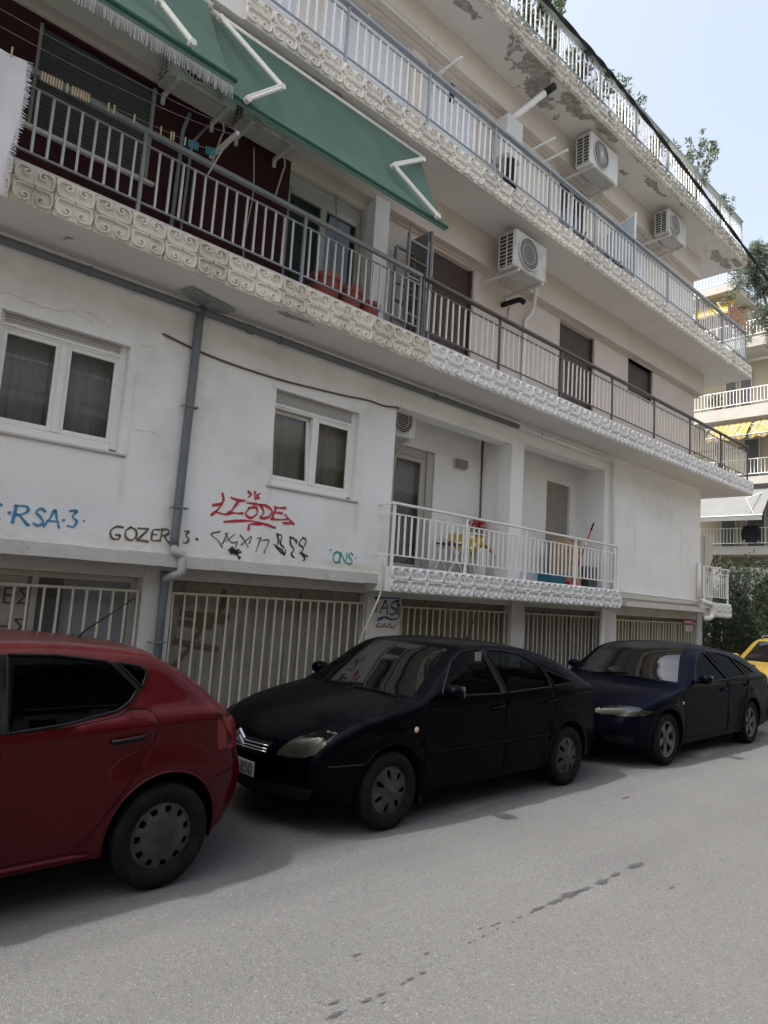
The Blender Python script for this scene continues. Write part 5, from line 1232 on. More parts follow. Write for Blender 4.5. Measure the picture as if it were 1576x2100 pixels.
# ------------------------------------------------------------------ pipes and cables
t = thing('drainpipe', 'dark grey drainpipe running down the white wall between two windows', 'pipe', (3.28, 6.74, 1.0))
add('downpipe', MB().tube([(3.31, 6.735, 4.86), (3.29, 6.735, 4.66), (3.275, 6.74, 3.4), (3.262, 6.735, 2.30), (3.258, 6.735, 2.20)], .047, 14), 'pvc_grey', t, True)
add('elbow', MB().tube(catmull([(3.258, 6.735, 2.24), (3.262, 6.72, 2.165), (3.31, 6.70, 2.14), (3.352, 6.70, 2.11), (3.352, 6.70, 1.99), (3.345, 6.72, 1.93), (3.31, 6.84, 1.90), (3.30, 6.93, 1.87)], 5), .043, 14), 'pvc_light', t, True)
add('downpipe', MB().tube([(3.30, 6.945, 1.95), (3.30, 6.945, 1.86), (3.30, 6.945, .13)], .045, 14), 'pvc_grey', t, True)
for z in (3.72, 2.62, 1.2): add('clamp', MB().tube([(3.20, 6.78 if z > 2 else 6.99, z), (3.20, 6.70 if z > 2 else 6.91, z), (3.28, 6.685 if z > 2 else 6.895, z), (3.36, 6.70 if z > 2 else 6.91, z), (3.36, 6.78 if z > 2 else 6.99, z)], .010, 6), 'aluminium', t)
t = thing('drainpipe', 'long horizontal grey pipe under the lowest balcony soffit', 'pipe', (5, 6.74, 4.8))
add('pipe', MB().tube([(-6, 6.735, 4.77), (3.2, 6.735, 4.81), (9.15, 6.735, 4.80)], .040, 12), 'pvc_grey', t, True)
add('pipe', MB().tube([(9.16, 6.735, 4.80), (12.34, 6.735, 4.78)], .038, 12), 'pvc_white', t, True)
add('pipe', MB().tube([(12.34, 6.735, 4.80), (12.36, 6.735, 4.72), (12.37, 6.735, 2.12)], .036, 12), 'pvc_white', t, True)
for x in (2.1, 4.35, 7.1, 9.8): add('clamp', MB().lathe([(.047, -.012), (.052, 0), (.047, .012)], (x, 6.735, 4.806), 'x', 14), 'pvc_grey', t)
add('coupling', MB().lathe([(.045, -.05), (.052, -.045), (.052, .045), (.045, .05)], (3.93, 6.735, 4.806), 'x', 14), 'pvc_grey', t)
t = tag(add('junction_cover', MB().prism([(3.02, 6.42), (3.42, 6.52), (3.62, 6.56), (3.58, 6.74), (3.20, 6.70), (2.98, 6.60)], 4.872, 4.892, 'z').prism([(3.3, 6.55), (3.6, 6.56), (3.52, 6.72), (3.3, 6.70)], 4.855, 4.871, 'z'), 'grey_green_paint'), 'grey broken cover plate above the top of the drainpipe', 'cover plate')
t = thing('drainpipe', 'white pipe along the ledge at the far end above the last garage', 'pipe', (14.5, 6.7, 2.2))
add('pipe', MB().tube([(12.42, 6.74, 2.24), (16.45, 6.74, 2.20)], .026, 10), 'pvc_white', t, True)
add('elbow', MB().tube(catmull([(12.37, 6.72, 2.14), (12.42, 6.66, 2.12), (12.50, 6.64, 2.06), (12.49, 6.64, 1.97), (12.42, 6.66, 1.92), (12.38, 6.80, 1.90), (12.38, 6.93, 1.84), (12.38, 6.93, .5)], 5), .05, 12), 'pvc_white', t, True)
t = thing('drainpipe', 'white downpipe with bulging elbows at the far corner of the block', 'pipe', (16.6, 6.7, 2.2))
add('pipe', MB().tube([(16.45, 6.74, 3.10), (16.45, 6.74, 2.2)], .045, 12), 'pvc_white', t, True)
add('elbow', MB().tube(catmull([(16.5, 6.72, 2.22), (16.66, 6.64, 2.18), (16.86, 6.62, 2.14), (16.92, 6.62, 2.02), (16.90, 6.63, 1.88), (16.80, 6.66, 1.82), (16.74, 6.75, 1.82)], 5), .062, 12), 'pvc_white', t, True)
tag(add('wall_cable', MB().tube(catmull([(2.92, 6.785, 4.44), (3.36, 6.785, 4.375), (3.86, 6.785, 4.345), (4.45, 6.785, 4.345), (5.02, 6.785, 4.375), (5.48, 6.785, 4.405), (5.85, 6.785, 4.44), (6.14, 6.785, 4.435), (6.41, 6.785, 4.475), (6.5, 6.95, 4.5)], 6), .012, 8), 'brown_paint', None, True), 'brown cable sagging across the white wall above the second window', 'cable')
tag(add('wall_cable', MB().tube(catmull([(6.12, 6.60, 2.30), (6.14, 6.60, 2.1), (6.15, 6.62, 1.9), (6.05, 6.66, 1.6), (5.98, 6.8, 1.2), (5.95, 6.9, .6)], 6), .013, 8), 'cable_white', None, True), 'loose cream cable dangling at the left end of the loggia balcony', 'cable')
# street cable: twisted bundle strung along the road
P = catmull([(-8, 5.9, 11.0), (-2, 5.92, 11.4), (8.40, 5.95, 11.72), (12.02, 5.95, 11.57), (18.86, 5.95, 10.83), (28, 5.95, 9.4)], 40)
mb = MB()
for k in range(2): mb.tube([(p[0], p[1]+.017*math.cos(i*.55+k*math.pi), p[2]+.017*math.sin(i*.55+k*math.pi)) for i, p in enumerate(P)], .025, 7)
tag(add('street_cable', mb, 'cable_black', None, True), 'thick black twisted cable strung across the sky along the street', 'cable')
for i, (xx, sag) in enumerate(((5.2, .10), (3.9, .06))):
    tag(add('wall_cable', MB().tube(catmull([(xx, 6.99, 7.2), (xx+.03, 6.96, 6.6), (xx-.02, 6.97, 6.0), (xx, 6.98, 5.3)], 6), .008, 6), 'cable_white' if i else 'wire', None, True), ('pale cable hanging down the maroon wall', 'thin dark cable beside the balcony door under the awning')[1-i] if False else ('thin cable beside the balcony door behind the railing' if i == 0 else 'pale cable hanging down the maroon wall'), 'cable')
tag(add('wall_pipe', MB().tube([(2.95, 6.96, 5.25), (2.97, 6.95, 6.9), (3.02, 6.93, 7.12)], .022, 10).tube([(3.06, 6.96, 5.25), (3.09, 6.95, 6.8), (3.25, 6.93, 7.1)], .016, 8), 'grey_paint', None, True), 'pair of grey pipes climbing the maroon wall to the air conditioners', 'pipe')
tag(add('wall_pipe', MB().tube(catmull([(9.55, 6.96, 5.3), (9.55, 6.96, 6.7), (9.56, 6.95, 6.86), (9.62, 6.93, 6.95), (9.66, 6.9, 7.05), (9.66, 6.84, 7.35), (9.66, 6.82, 7.8)], 5), .035, 10), 'wall_cream' if False else 'pvc_white', None, True), 'cream pipe on the wall right of the sooty air conditioner', 'pipe')
tag(add('pipe_stub', MB().tube(catmull([(8.92, 6.99, 6.93), (8.92, 6.75, 6.93), (8.93, 6.62, 6.92), (8.96, 6.56, 6.86)], 5), .045, 12), 'cable_black', None, True), 'short black hose outlet below the sooty air conditioner', 'pipe')
tag(add('wall_pipe', MB().tube([(9.13, 7.43, 2.24), (9.09, 7.43, 4.88)], .014, 8), 'brown_paint', None, True), 'thin brown pipe in the corner of the loggia', 'pipe')
t = thing('wall_lamp', 'square bulkhead lamp on the loggia back wall', 'lamp', (8.53, 7.4, 4.1))
add('base', MB().cbox(8.38, 8.66, 7.40, 7.449, 4.03, 4.19, .01), 'alu_frame', t); add('cover', MB().cbox(8.40, 8.65, 7.34, 7.40, 4.045, 4.175, .02), 'lamp_glass', t)

# ------------------------------------------------------------------ on the lowest balcony
def pot(x, y, z, r, h, label, cat='flower pot', m_='terracotta'):
    t = thing('flower_pot', label, cat, (x, y, z), 'terracotta pots on the balcony')
    add('pot', MB().lathe([(r*.72, 0), (r*.95, h*.82), (r*1.04, h*.82), (r*1.06, h), (r*.94, h), (r*.90, h*.9)], (x, y, z), 'z', 26), m_, t, True, 35); add('soil', MB().lathe([(0, h*.9), (r*.91, h*.9)], (x, y, z), 'z', 26), 'soil', t)
    return t
pot(4.72, 6.42, 5.27, .20, .36, 'largest terracotta pot behind the balcony railing'); pot(5.10, 6.42, 5.27, .17, .34, 'middle terracotta pot of the three behind the railing'); pot(5.43, 6.42, 5.27, .15, .27, 'smallest terracotta pot nearest the step ladder')
t = thing('step_ladder', 'aluminium step ladder folded against the wall beside the brown shutter', 'ladder', (6.5, 6.7, 5.26))
for (yy, lean) in ((6.56, 0), (6.82, .04)):
    for xx in (6.22, 6.60): add('stile', MB().box(xx, xx+.03, yy, yy+.045, 5.26, 6.95-lean*3), 'aluminium', t)
    for k in range(6): add('step', MB().box(6.251, 6.599, yy+.002, yy+.043, 5.48+.27*k, 5.51+.27*k), 'aluminium' if k % 2 else 'tape_brown', t)
add('platform', MB().tube([(6.235, 6.58, 6.95), (6.235, 6.58, 7.08), (6.615, 6.58, 7.08), (6.615, 6.58, 6.95)], .012, 8), 'aluminium', t)
t = thing('window_screen', 'grey framed glazed panel leaning behind the step ladder', 'panel', (6.9, 6.8, 5.26))
add('frame', MB().box(6.66, 6.70, 6.56, 6.97, 5.26, 7.15), 'panel_grey', t); add('frame', MB().box(7.03, 7.06, 6.90, 6.95, 5.26, 7.12), 'grey_paint', t); add('sheet', MB().box(6.701, 7.029, 6.92, 6.93, 5.28, 7.1), 'panel_olive', t)
t = thing('clothes_bracket', 'metal clothes line bracket reaching out from the balcony railing', 'bracket', (2.95, 6.2, 6.1))
add('arm', MB().box(2.945, 2.975, 5.64, 6.18, 6.19, 6.235), 'light_grey_paint', t); add('stay', MB().tube([(2.96, 6.2, 6.02), (2.96, 5.9, 6.19)], .009, 6), 'light_grey_paint', t)
LINES = [(5.62, [(-1.5, 6.16), (.9, 6.09), (2.2, 6.14), (2.98, 6.22)]), (5.70, [(-1.5, 6.08), (.9, 6.01), (2.2, 6.08), (2.98, 6.22)]), (5.82, [(-1.5, 5.93), (.9, 5.885), (2.0, 5.945), (2.8, 6.03), (2.98, 6.2)])]
for i, (yy, pl_) in enumerate(LINES):
    tag(add('clothes_line', MB().tube(catmull([(a, yy, b) for a, b in pl_], 6), .0025, 5), 'wire'), ('outermost', 'middle', 'innermost')[i]+' of the three clothes lines above the lower left railing', 'clothes line')
def line_z(x):
    P = catmull(LINES[2][1], 12)
    for a, b in zip(P, P[1:]):
        if a[0] <= x <= b[0]: return a[1]+(b[1]-a[1])*(x-a[0])/(b[0]-a[0])
    return 6.0
def pin(x, y, z, m_, label, grp):
    z = line_z(x) if z is None else z; t = thing('clothespin', label, 'clothespin', (x, y, z), grp); a = random.uniform(-.12, .12)
    add('leg', MB().box(x-.0055, x-.0008, y-.006, y+.006, z-.055, z+.025), m_, t); add('leg', MB().box(x+.0008, x+.0055, y-.006, y+.006, z-.055, z+.025), m_, t)
ZL = 6.215
for i in range(8): pin(1.26+.022*i, 5.82, None, 'wood_pin', 'wooden clothespin in the left tight cluster on the line', 'left cluster of clothespins')
for i in range(7): pin(1.50+.022*i, 5.82, None, 'wood_pin', 'wooden clothespin in the right tight cluster on the line', 'right cluster of clothespins')
for i, x in enumerate((1.455, 1.80, 1.85, 2.03, 2.28)): pin(x, 5.82, None, 'wood_pin', ('single clothespin between the two tight clusters', 'left of a loose pair of clothespins', 'right of a loose pair of clothespins', 'lone clothespin in the middle of the line', 'lone clothespin left of the coloured ones')[i], 'single clothespins')
for i, x in enumerate((2.38, 2.405, 2.52)): pin(x, 5.82, None, 'wood_pin', 'wooden clothespin just left of the blue ones', 'clothespins beside the coloured ones')
for i in range(5): pin(2.56+.022*i, 5.82, None, 'pin_blue' if i % 2 else 'pin_green', 'plastic clothespin in the blue and green bunch', 'blue clothespins')
for i in range(5): pin(2.74+.022*i, 5.82, None, 'pin_green', 'green plastic clothespin next to the bracket', 'green clothespins')
# white cloth with a fringe, hung over the outer line at the left edge
t = thing('laundry_cloth', 'white fringed cloth hanging over the railing at the left edge', 'cloth', (.8, 5.7, 6.2))
def fn(u, v):
    x = .15+.96*u-.04*v; f = .02*math.sin(u*14+1)+.012*math.sin(u*31)
    return (x+.02*math.sin(v*5), 5.68+f*(.3+v)-.01*v, 5.84-1.14*v+.02*math.sin(u*6))
add('cloth', MB().grid(fn, 40, 20), 'cloth_white', t, True)
fr = MB(); q = random.Random(2)
for i in range(150):
    v = i/149; p = fn(1, v); dx = q.uniform(.02, .05); dz = q.uniform(-.02, .01); fr.quad((p[0]-.004, p[1], p[2]), (p[0]-.004, p[1], p[2]-.006), (p[0]+dx, p[1], p[2]+dz-.004), (p[0]+dx, p[1], p[2]+dz))
for i in range(150):
    p = fn(i/149, 1); dx = q.uniform(-.008, .008); fr.quad((p[0], p[1], p[2]+.002), (p[0]+.005, p[1], p[2]+.002), (p[0]+.004+dx, p[1], p[2]-.06), (p[0]+.001+dx, p[1], p[2]-.06))
tag(add('fringe', fr, 'cloth_white', t), kind='stuff'); pin(1.0, 5.68, 5.86, 'wood_pin', 'clothespin holding the white cloth', 'clothespins beside the cloth')

# ------------------------------------------------------------------ in the loggia
t = thing('table', 'small round table under a yellow dotted cloth in the loggia', 'table', (8.35, 7.05, 2.24))
for k in range(3):
    a = 2.1*k+.4; add('leg', MB().tube([(8.35+.08*math.cos(a), 7.05+.08*math.sin(a), 2.85), (8.35+.24*math.cos(a), 7.05+.22*math.sin(a), 2.24)], .012, 8), 'white_paint', t, True)
add('top', MB().lathe([(0, .64), (.30, .64), (.30, .66), (0, .66)], (8.35, 7.05, 2.24), 'z', 28), 'white_paint', t)
t = thing('tablecloth', 'mustard yellow tablecloth with white dots on the loggia table', 'tablecloth', (8.35, 7.05, 2.9))
cl = MB(); hs = .34
def cf(u, v):
    x, y = (2*u-1), (2*v-1); d = max(0, math.hypot(x*hs*1.25, y*hs*1.25)-.29)
    return (8.35+x*hs*(1.2-.25*d), 7.05+y*hs*(1.05-.3*d), 2.905-d*1.35+.01*math.sin(7*x+5*y))
co_ = add('cloth', cl.grid(cf, 24, 24), 'tablecloth', t, True)
dm = MB()
for i in range(9):
    for j in range(9):
        u, v = (i+.5)/9, (j+.5)/9; p = [cf(u+.028*math.cos(a), v+.028*math.sin(a)) for a in (0, .785, 1.571, 2.356, 3.142, 3.927, 4.712, 5.498)]
        dm.poly([(a[0]*1.0, a[1]-.004, a[2]+.004) for a in p])
add('dots', dm, 'dot_white', t)
t = thing('folding_chair', 'white metal folding chair beside the loggia table', 'chair', (7.95, 7.0, 2.24))
for s in (0, .32):
    add('leg', MB().tube([(7.72, 6.86+s, 2.25), (8.04, 6.86+s, 2.70)], .009, 8), 'white_paint', t); add('leg', MB().tube([(8.06, 6.86+s, 2.25), (7.76, 6.86+s, 2.72), (7.70, 6.86+s, 3.05)], .009, 8), 'white_paint', t)
add('seat', MB().cbox(7.72, 8.08, 6.85, 7.19, 2.69, 2.71, .006), 'dark_bin', t); add('backrest', MB().box(7.69, 7.705, 6.865, 7.175, 2.95, 3.06), 'white_paint', t)
t = thing('flower_vase', 'grey vase of red flowers on a stand behind the loggia railing', 'flowers', (8.9, 7.25, 2.24))
add('stand', MB().cbox(8.74, 9.0, 7.16, 7.38, 2.24, 2.86, .01), 'white_paint', t); add('vase', MB().lathe([(.06, 0), (.09, .08), (.07, .18), (.08, .2)], (8.87, 7.27, 2.862), 'z', 18), 'panel_grey', t, True)
fl = MB(); q = random.Random(9)
for i in range(220):
    c = Vector((8.87+q.gauss(0, .09), 7.27+q.gauss(0, .06), 3.14+q.gauss(0, .045))); a = Vector((q.uniform(-1, 1), q.uniform(-1, 1), q.uniform(-1, 1))).normalized()*.022; b = a.orthogonal().normalized()*.018
    fl.quad(tuple(c-a), tuple(c-b), tuple(c+a), tuple(c+b))
tag(add('petals', fl, 'red_flower', t), kind='stuff')
zz = 2.24
for i, (w_, h_, m_, lab) in enumerate(((.50, .20, 'cardboard', 'bottom cardboard box of the stack in the loggia'), (.46, .24, 'cardboard', 'second cardboard box of the stack in the loggia'), (.46, .20, 'cardboard', 'third cardboard box of the stack in the loggia'), (.44, .22, 'cardboard', 'top cardboard box of the stack in the loggia'))):
    t = thing('cardboard_box', lab, 'box', (11.2, 7.0, zz), 'stacked cardboard boxes'); ox = 10.86+.02*(i % 2)
    add('carton', MB().cbox(ox, ox+w_, 6.80, 7.18, zz, zz+h_-.004, .006), m_, t); add('tape_strip', MB().box(ox+w_/2-.03, ox+w_/2+.03, 6.797, 6.7995, zz+.01, zz+h_-.014), 'tape_brown', t); add('lid_gap', MB().box(ox+.01, ox+w_-.01, 6.798, 6.8, zz+h_-.03, zz+h_-.012), 'shutter_brown', t); zz += h_
t = thing('storage_box', 'teal storage box on the loggia floor beside the cartons', 'box', (10.55, 6.9, 2.24)); add('tub', MB().cbox(10.38, 10.80, 6.78, 7.1, 2.24, 2.42, .015), 'teal_box', t); add('rim', MB().cbox(10.365, 10.815, 6.765, 7.115, 2.42, 2.44, .006), 'teal_box', t)
t = thing('storage_bin', 'dark plastic bin at the right end of the loggia', 'bin', (11.75, 6.95, 2.24)); add('bin', MB().prism([(11.62, 2.24), (11.92, 2.24), (11.95, 2.62), (11.59, 2.62)], 6.8, 7.1, 'y'), 'dark_bin', t); add('rim', MB().cbox(11.57, 11.97, 6.79, 7.11, 2.62, 2.645, .006), 'dark_bin', t)
t = thing('broom', 'broom with red handle leaning across the loggia railing', 'broom', (11.0, 6.7, 2.24))
add('handle', MB().tube([(10.92, 6.72, 2.32), (11.42, 6.66, 3.30)], .014, 10), 'red_plastic', t, True); add('grip', MB().tube([(11.42, 6.66, 3.30), (11.50, 6.65, 3.45)], .016, 10), 'black_plastic', t, True); add('band', MB().tube([(11.26, 6.679, 2.987), (11.30, 6.674, 3.065)], .0155, 10), 'white_paint', t, True)
add('head', MB().cbox(10.78, 11.04, 6.69, 6.76, 2.25, 2.32, .01), 'red_plastic', t)

# ------------------------------------------------------------------ on the middle and top balconies
t = thing('gas_boiler', 'white gas boiler with a flue pipe rising above it', 'boiler', (8.7, 6.6, 8.24))
add('casing', MB().cbox(8.42, 8.86, 6.64, 6.98, 9.35, 10.10, .02), 'ac_white', t); add('flue', MB().tube([(8.62, 6.78, 10.10), (8.70, 6.70, 10.2), (8.98, 6.28, 10.60)], .055, 16), 'white_paint', t, True); add('flue_cap', MB().tube([(8.97, 6.30, 10.585), (9.06, 6.17, 10.70)], .062, 16), 'cable_black', t, True); add('pipes', MB().tube([(8.52, 6.8, 9.34), (8.52, 6.85, 8.6), (8.5, 6.95, 8.3)], .014, 8).tube([(8.70, 6.8, 9.34), (8.72, 6.85, 8.5), (8.75, 6.95, 8.3)], .014, 8), 'grey_paint', t, True)
t = thing('bag', 'dark bag standing behind the middle railing under the boiler', 'bag', (8.3, 6.55, 8.24)); 
add('bag', MB().grid(lambda u, v: (8.35+.16*math.cos(u*6.283)*(1-.3*v)*(1+.1*math.sin(u*19)), 6.5+.12*math.sin(u*6.283)*(1-.3*v), 8.24+.85*v), 24, 8), 'jacket', t, True)
for i, (x, l) in enumerate(((6.9, .45), (9.35, .5), (9.75, .5))):
    z = 9.98-.02*i; tag(add('clothes_bracket', MB().box(x, x+.03, 6.98-l-.15, 6.98, z, z+.035).tube([(x+.015, 6.97, z-.14), (x+.015, 6.72, z)], .008, 6), 'white_paint'), ('bracket reaching out left of the boiler on the middle balcony', 'first of two white brackets right of the boiler flue', 'second of two white brackets right of the boiler flue')[i], 'bracket')
for i in range(3): tag(add('clothes_line', MB().tube([(3.2, 6.55+.09*i, 10.06), (6, 6.55+.09*i, 10.04), (7.0, 6.55+.09*i, 10.03)], .0025, 5), 'wire'), ('inner', 'middle', 'outer')[2-i]+' line of the three above the middle balcony', 'clothes line')
pin(6.35, 6.55, 10.05, 'wood_pin', 'pale clothespin on the upper line', 'pegs on the upper line'); pin(6.5, 6.55, 10.05, 'pin_pink', 'pink clothespin on the upper line', 'pegs on the upper line')
t = thing('hanging_cloth', 'small black cloth hanging above the middle railing', 'cloth', (6.85, 6.3, 9.2)); add('cloth', MB().cbox(6.62, 6.72, 6.30, 6.34, 9.06, 9.36, .015), 'jacket', t)
t = thing('privacy_panel', 'frosted glass side panel on the middle balcony near its right end', 'panel', (12.2, 6.5, 8.24))
add('frame', MB().box(12.20, 12.235, 6.28, 6.31, 8.24, 9.86).box(12.20, 12.235, 6.95, 6.98, 8.24, 9.60).box(12.201, 12.234, 6.31, 6.95, 8.24, 8.28), 'white_paint', t)
add('pane', MB().prism([(6.311, 8.281), (6.949, 8.281), (6.949, 9.58), (6.311, 9.82)], 12.21, 12.222, 'x'), 'frosted_panel', t)
add('top_rail', MB().tube([(12.217, 6.29, 9.85), (12.217, 6.97, 9.59)], .017, 6), 'white_paint', t)

# ------------------------------------------------------------------ leaves
def leaf_cloud(mb, pts, n, spread, L_, W_, q, droop=.0, outward=None):
    for c in pts:
        for _ in range(n):
            p = Vector((c[0]+q.gauss(0, spread), c[1]+q.gauss(0, spread), c[2]+q.gauss(0, spread)))
            d = Vector((q.gauss(0, 1), q.gauss(0, 1), q.gauss(0, 1)-droop)).normalized(); s = d.orthogonal().normalized(); s = (Matrix.Rotation(q.uniform(0, 6.28), 3, d) @ s)
            l = L_*q.uniform(.6, 1.2); w = W_*q.uniform(.7, 1.2)
            a, b, e, f = p, p+d*l*.45+s*w, p+d*l, p+d*l*.45-s*w
            i = len(mb.v); mb.v += [tuple(a), tuple(b), tuple(e), tuple(f)]; mb.f.append((i, i+1, i+2, i+3))
def sprig_plant(x, y, z, h, spread, stems, label, seed, leaf='leaf_grey', potted=True, cat='plant', ll=.09, n=10):
    q = random.Random(seed); t = thing('potted_plant' if potted else 'shrub', label, cat, (x, y, z), 'plants on the top balcony' if potted else None)
    st = MB(); lf = MB()
    for k in range(stems):
        a = q.uniform(0, 6.28); r = spread*math.sqrt(q.random()); hh = h*q.uniform(.65, 1.05)
        P = catmull([(x+q.uniform(-.05, .05), y+q.uniform(-.04, .04), z+.2*(potted)), (x+.4*r*math.cos(a), y+.4*r*math.sin(a), z+hh*.5), (x+r*math.cos(a), y+r*math.sin(a), z+hh)], 5)
        st.tube(P, [.007*(1-.08*i) for i in range(len(P))], 5)
        for i, p in enumerate(P[3:]):
            leaf_cloud(lf, [p], n//2+1, .025, ll, ll*.17, q, -.5)
        leaf_cloud(lf, [P[-1]], n+4, .03, ll*1.1, ll*.18, q, -.8)
    add('stems', st, 'bark', t); tag(add('leaves', lf, leaf, t), kind='stuff')
    if potted: add('pot', MB().lathe([(.11, 0), (.15, .24), (.165, .24), (.165, .28), (.14, .28)], (x, y, z), 'z', 18), 'terracotta', t, True, 35)
    return t
Z3 = 11.16
sprig_plant(9.3, 6.42, Z3, 1.75, .28, 14, 'leafy plant sticking up above the top rail against the sky, leftmost', 1, 'leaf_mid', n=12, ll=.12)
for i, (x, h) in enumerate(((7.9, 1.0), (8.6, 1.05), (10.1, .95), (10.8, .8))): sprig_plant(x, 6.45, Z3, h, .3, 16, ('dark bushy plant behind the top railing at its upper left end', 'dark bushy plant behind the top railing, second from upper left', 'dark plant behind the top railing right of the tall sprig', 'small dark plant behind the top railing before the bare stretch')[i], 20+i, 'leaf_dark', n=12)
sprig_plant(11.75, 6.40, Z3, 1.45, .22, 9, 'thin plant with sparse twigs above the top rail', 2, 'leaf_mid', n=7)
sprig_plant(12.25, 6.40, Z3, 1.35, .25, 9, 'sparse plant just right of the thin twigs on the top balcony', 3, 'leaf_mid', n=7)
sprig_plant(13.2, 6.40, Z3, .85, .25, 12, 'low plant behind the rails in the middle of the top balcony', 4, 'leaf_grey', n=9)
sprig_plant(15.35, 6.45, Z3, 1.95, .62, 34, 'large airy oleander bush above the top rail near the right end', 5, 'leaf_grey', n=9, ll=.11)
sprig_plant(16.85, 6.40, Z3, 1.35, .3, 12, 'small plant above the top rail at the right end', 6, 'leaf_mid', n=9)
for i, (x0, x1) in enumerate(((10.2, 10.9), (11.6, 12.3), (13.0, 13.6), (14.0, 14.7))):
    t = thing('planter_box', ('first', 'second', 'third', 'fourth')[i]+' terracotta planter trough from the left on the top balcony edge', 'planter', ((x0+x1)/2, 6.3, Z3), 'planter troughs on the top balcony')
    add('trough', MB().prism([(x0+.03, Z3), (x1-.03, Z3), (x1, Z3+.16), (x0, Z3+.16)], 6.24, 6.38, 'y'), 'terracotta', t); add('rim', MB().cbox(x0-.01, x1+.01, 6.23, 6.39, Z3+.16, Z3+.18, .005), 'terracotta', t)
for i, (x0, x1) in enumerate(((10.15, 10.65), (10.75, 11.25), (11.3, 11.75))):
    t = thing('planter_box', ('left', 'middle', 'right')[i]+' of the three plant troughs on the middle balcony edge', 'planter', ((x0+x1)/2, 6.12, 8.25), 'planter troughs on the middle balcony')
    add('trough', MB().prism([(x0+.03, 8.25), (x1-.03, 8.25), (x1, 8.38), (x0, 8.38)], 6.25, 6.36, 'y'), 'terracotta', t); q = random.Random(i); lf = MB(); leaf_cloud(lf, [(x0+.05+(x1-x0-.1)*k/6, 6.30, 8.42+.05*q.random()) for k in range(7)], 12, .035, .07, .016, q, -.6); tag(add('leaves', lf, 'leaf_mid', t), kind='stuff')
# cabinet on the far corner balcony
t = thing('cabinet', 'beige metal cabinet standing on the far corner balcony', 'cabinet', (17.4, 7.3, 2.2))
add('body', MB().cbox(17.0, 17.95, 7.02, 7.5, 2.2, 3.92, .012), 'cabinet', t)
for (z0, z1) in ((2.3, 2.95), (3.0, 3.85)): add('door', MB().cbox(17.42, 17.92, 7.0, 7.019, z0, z1, .004), 'cabinet', t)
tag(add('broom', MB().tube([(16.9, 6.85, 2.25), (17.35, 6.78, 3.25)], .014, 8), 'shutter_brown'), 'dark broom handle leaning on the far corner balcony', 'broom')

# ------------------------------------------------------------------ across the side street: far building, trees, shrubs
F = thing('apartment_building', 'cream apartment block with yellow awnings beyond the side street', 'building', (31, 12, 0))
add('wall', MB().box(32.4, 44, 9.0, 30, 0, 13.6), 'far_wall', F); add('penthouse', MB().box(33.0, 44, 11.3, 30, 13.6, 16.5), 'far_wall', F); add('terrace_roof', MB().box(31, 44, 11.1, 30, 16.65, 17.02), 'far_white', F)
def far_balcony(z0, z1, y0, y1, x0, rail=True, rh=.8, n=26):
    b = add('balcony', MB().box(x0, 32.5, y0, y1, z0, z1), 'far_white', F)
    if rail:
        mb = MB().box(x0+.03, x0+.07, y0, y1, z1+rh-.03, z1+rh).box(x0+.03, x0+.06, y0, y1, z1+.12, z1+.15); k = 0
        y = y0
        while y < y1: mb.box(x0+.035, x0+.055, y, y+.02, z1+.12, z1+rh); y += .14
        add('railing', mb, 'white_paint', b)
    return b
far_balcony(4.62, 4.98, 5.5, 20, 31); far_balcony(7.65, 7.98, 5.5, 20, 31); far_balcony(10.62, 11.15, 5.5, 20, 31); far_balcony(13.78, 14.22, 5.5, 20, 31)
far_balcony(16.66, 17.01, 11.12, 20, 30.99, True, .75)
for (z0, z1, ys) in ((11.2, 13.1, ((10.9, 11.45), (11.55, 12.1))), (8.0, 10.0, ((10.6, 11.3), (12.0, 12.6))), (5.0, 6.9, ((10.4, 11.2), (11.6, 12.3))), (14.3, 16.0, ((11.6, 12.3),))):
    for (a, b) in ys:
        f = add('window', MB().box(32.33, 32.399, a, b, z0, z1) if z0 < 14 else MB().box(32.93, 32.999, a, b, z0, z1), 'far_white', F); xx = 32.325 if z0 < 14 else 32.925
        add('pane', MB().quad((xx, a+.06, z0+.06), (xx, b-.06, z0+.06), (xx, b-.06, z1-.06), (xx, a+.06, z1-.06)), 'shutter_dark', f)
def far_awning(y0, y1, xr, zr, xb, zb, mats, label, valance=.25, n=1):
    t = thing('awning', label, 'awning', ((xr+xb)/2, (y0+y1)/2, zb)); k = len(mats) if n == 1 else n
    for i in range(k):
        a, b = y0+(y1-y0)*i/k, y0+(y1-y0)*(i+1)/k; mb = MB().quad((xr, a, zr), (xr, b, zr), (xb, b, zb), (xb, a, zb)); mm = mats[i % len(mats)]
        mb.grid(lambda u, v: (xb-.003, a+(b-a)*u, zb-v*(valance+.04*math.cos((a+(b-a)*u)*14))), 8, 1); add('cloth_strip', mb, mm, t)
    add('front_bar', MB().tube([(xb, y0-.03, zb), (xb, y1+.03, zb)], .02, 8), 'white_paint', t)
    for yy in (y0+.3, y1-.3): add('arm', MB().tube([(xr-.05, yy, zr-.2 if valance < .3 else zr), (xb-.15, yy+.25, (zr+zb)/2), (xb, yy, zb+.02)], .02, 8), 'white_paint', t)
    return t
far_awning(9.75, 13.3, 31.2, 7.5, 29.9, 6.15, ['awning_pale'], 'pale grey scalloped awning low on the far building', .22)
far_awning(10.55, 12.2, 31.2, 10.5, 30.45, 9.72, ['awning_yellow', 'awning_stripe_grey'], 'yellow and grey striped awning on the far building, left one', .16, 14)
far_awning(9.3, 10.42, 31.2, 10.5, 30.45, 9.72, ['awning_yellow', 'awning_stripe_grey'], 'yellow and grey striped awning on the far building, right one behind the tree', .16, 10)
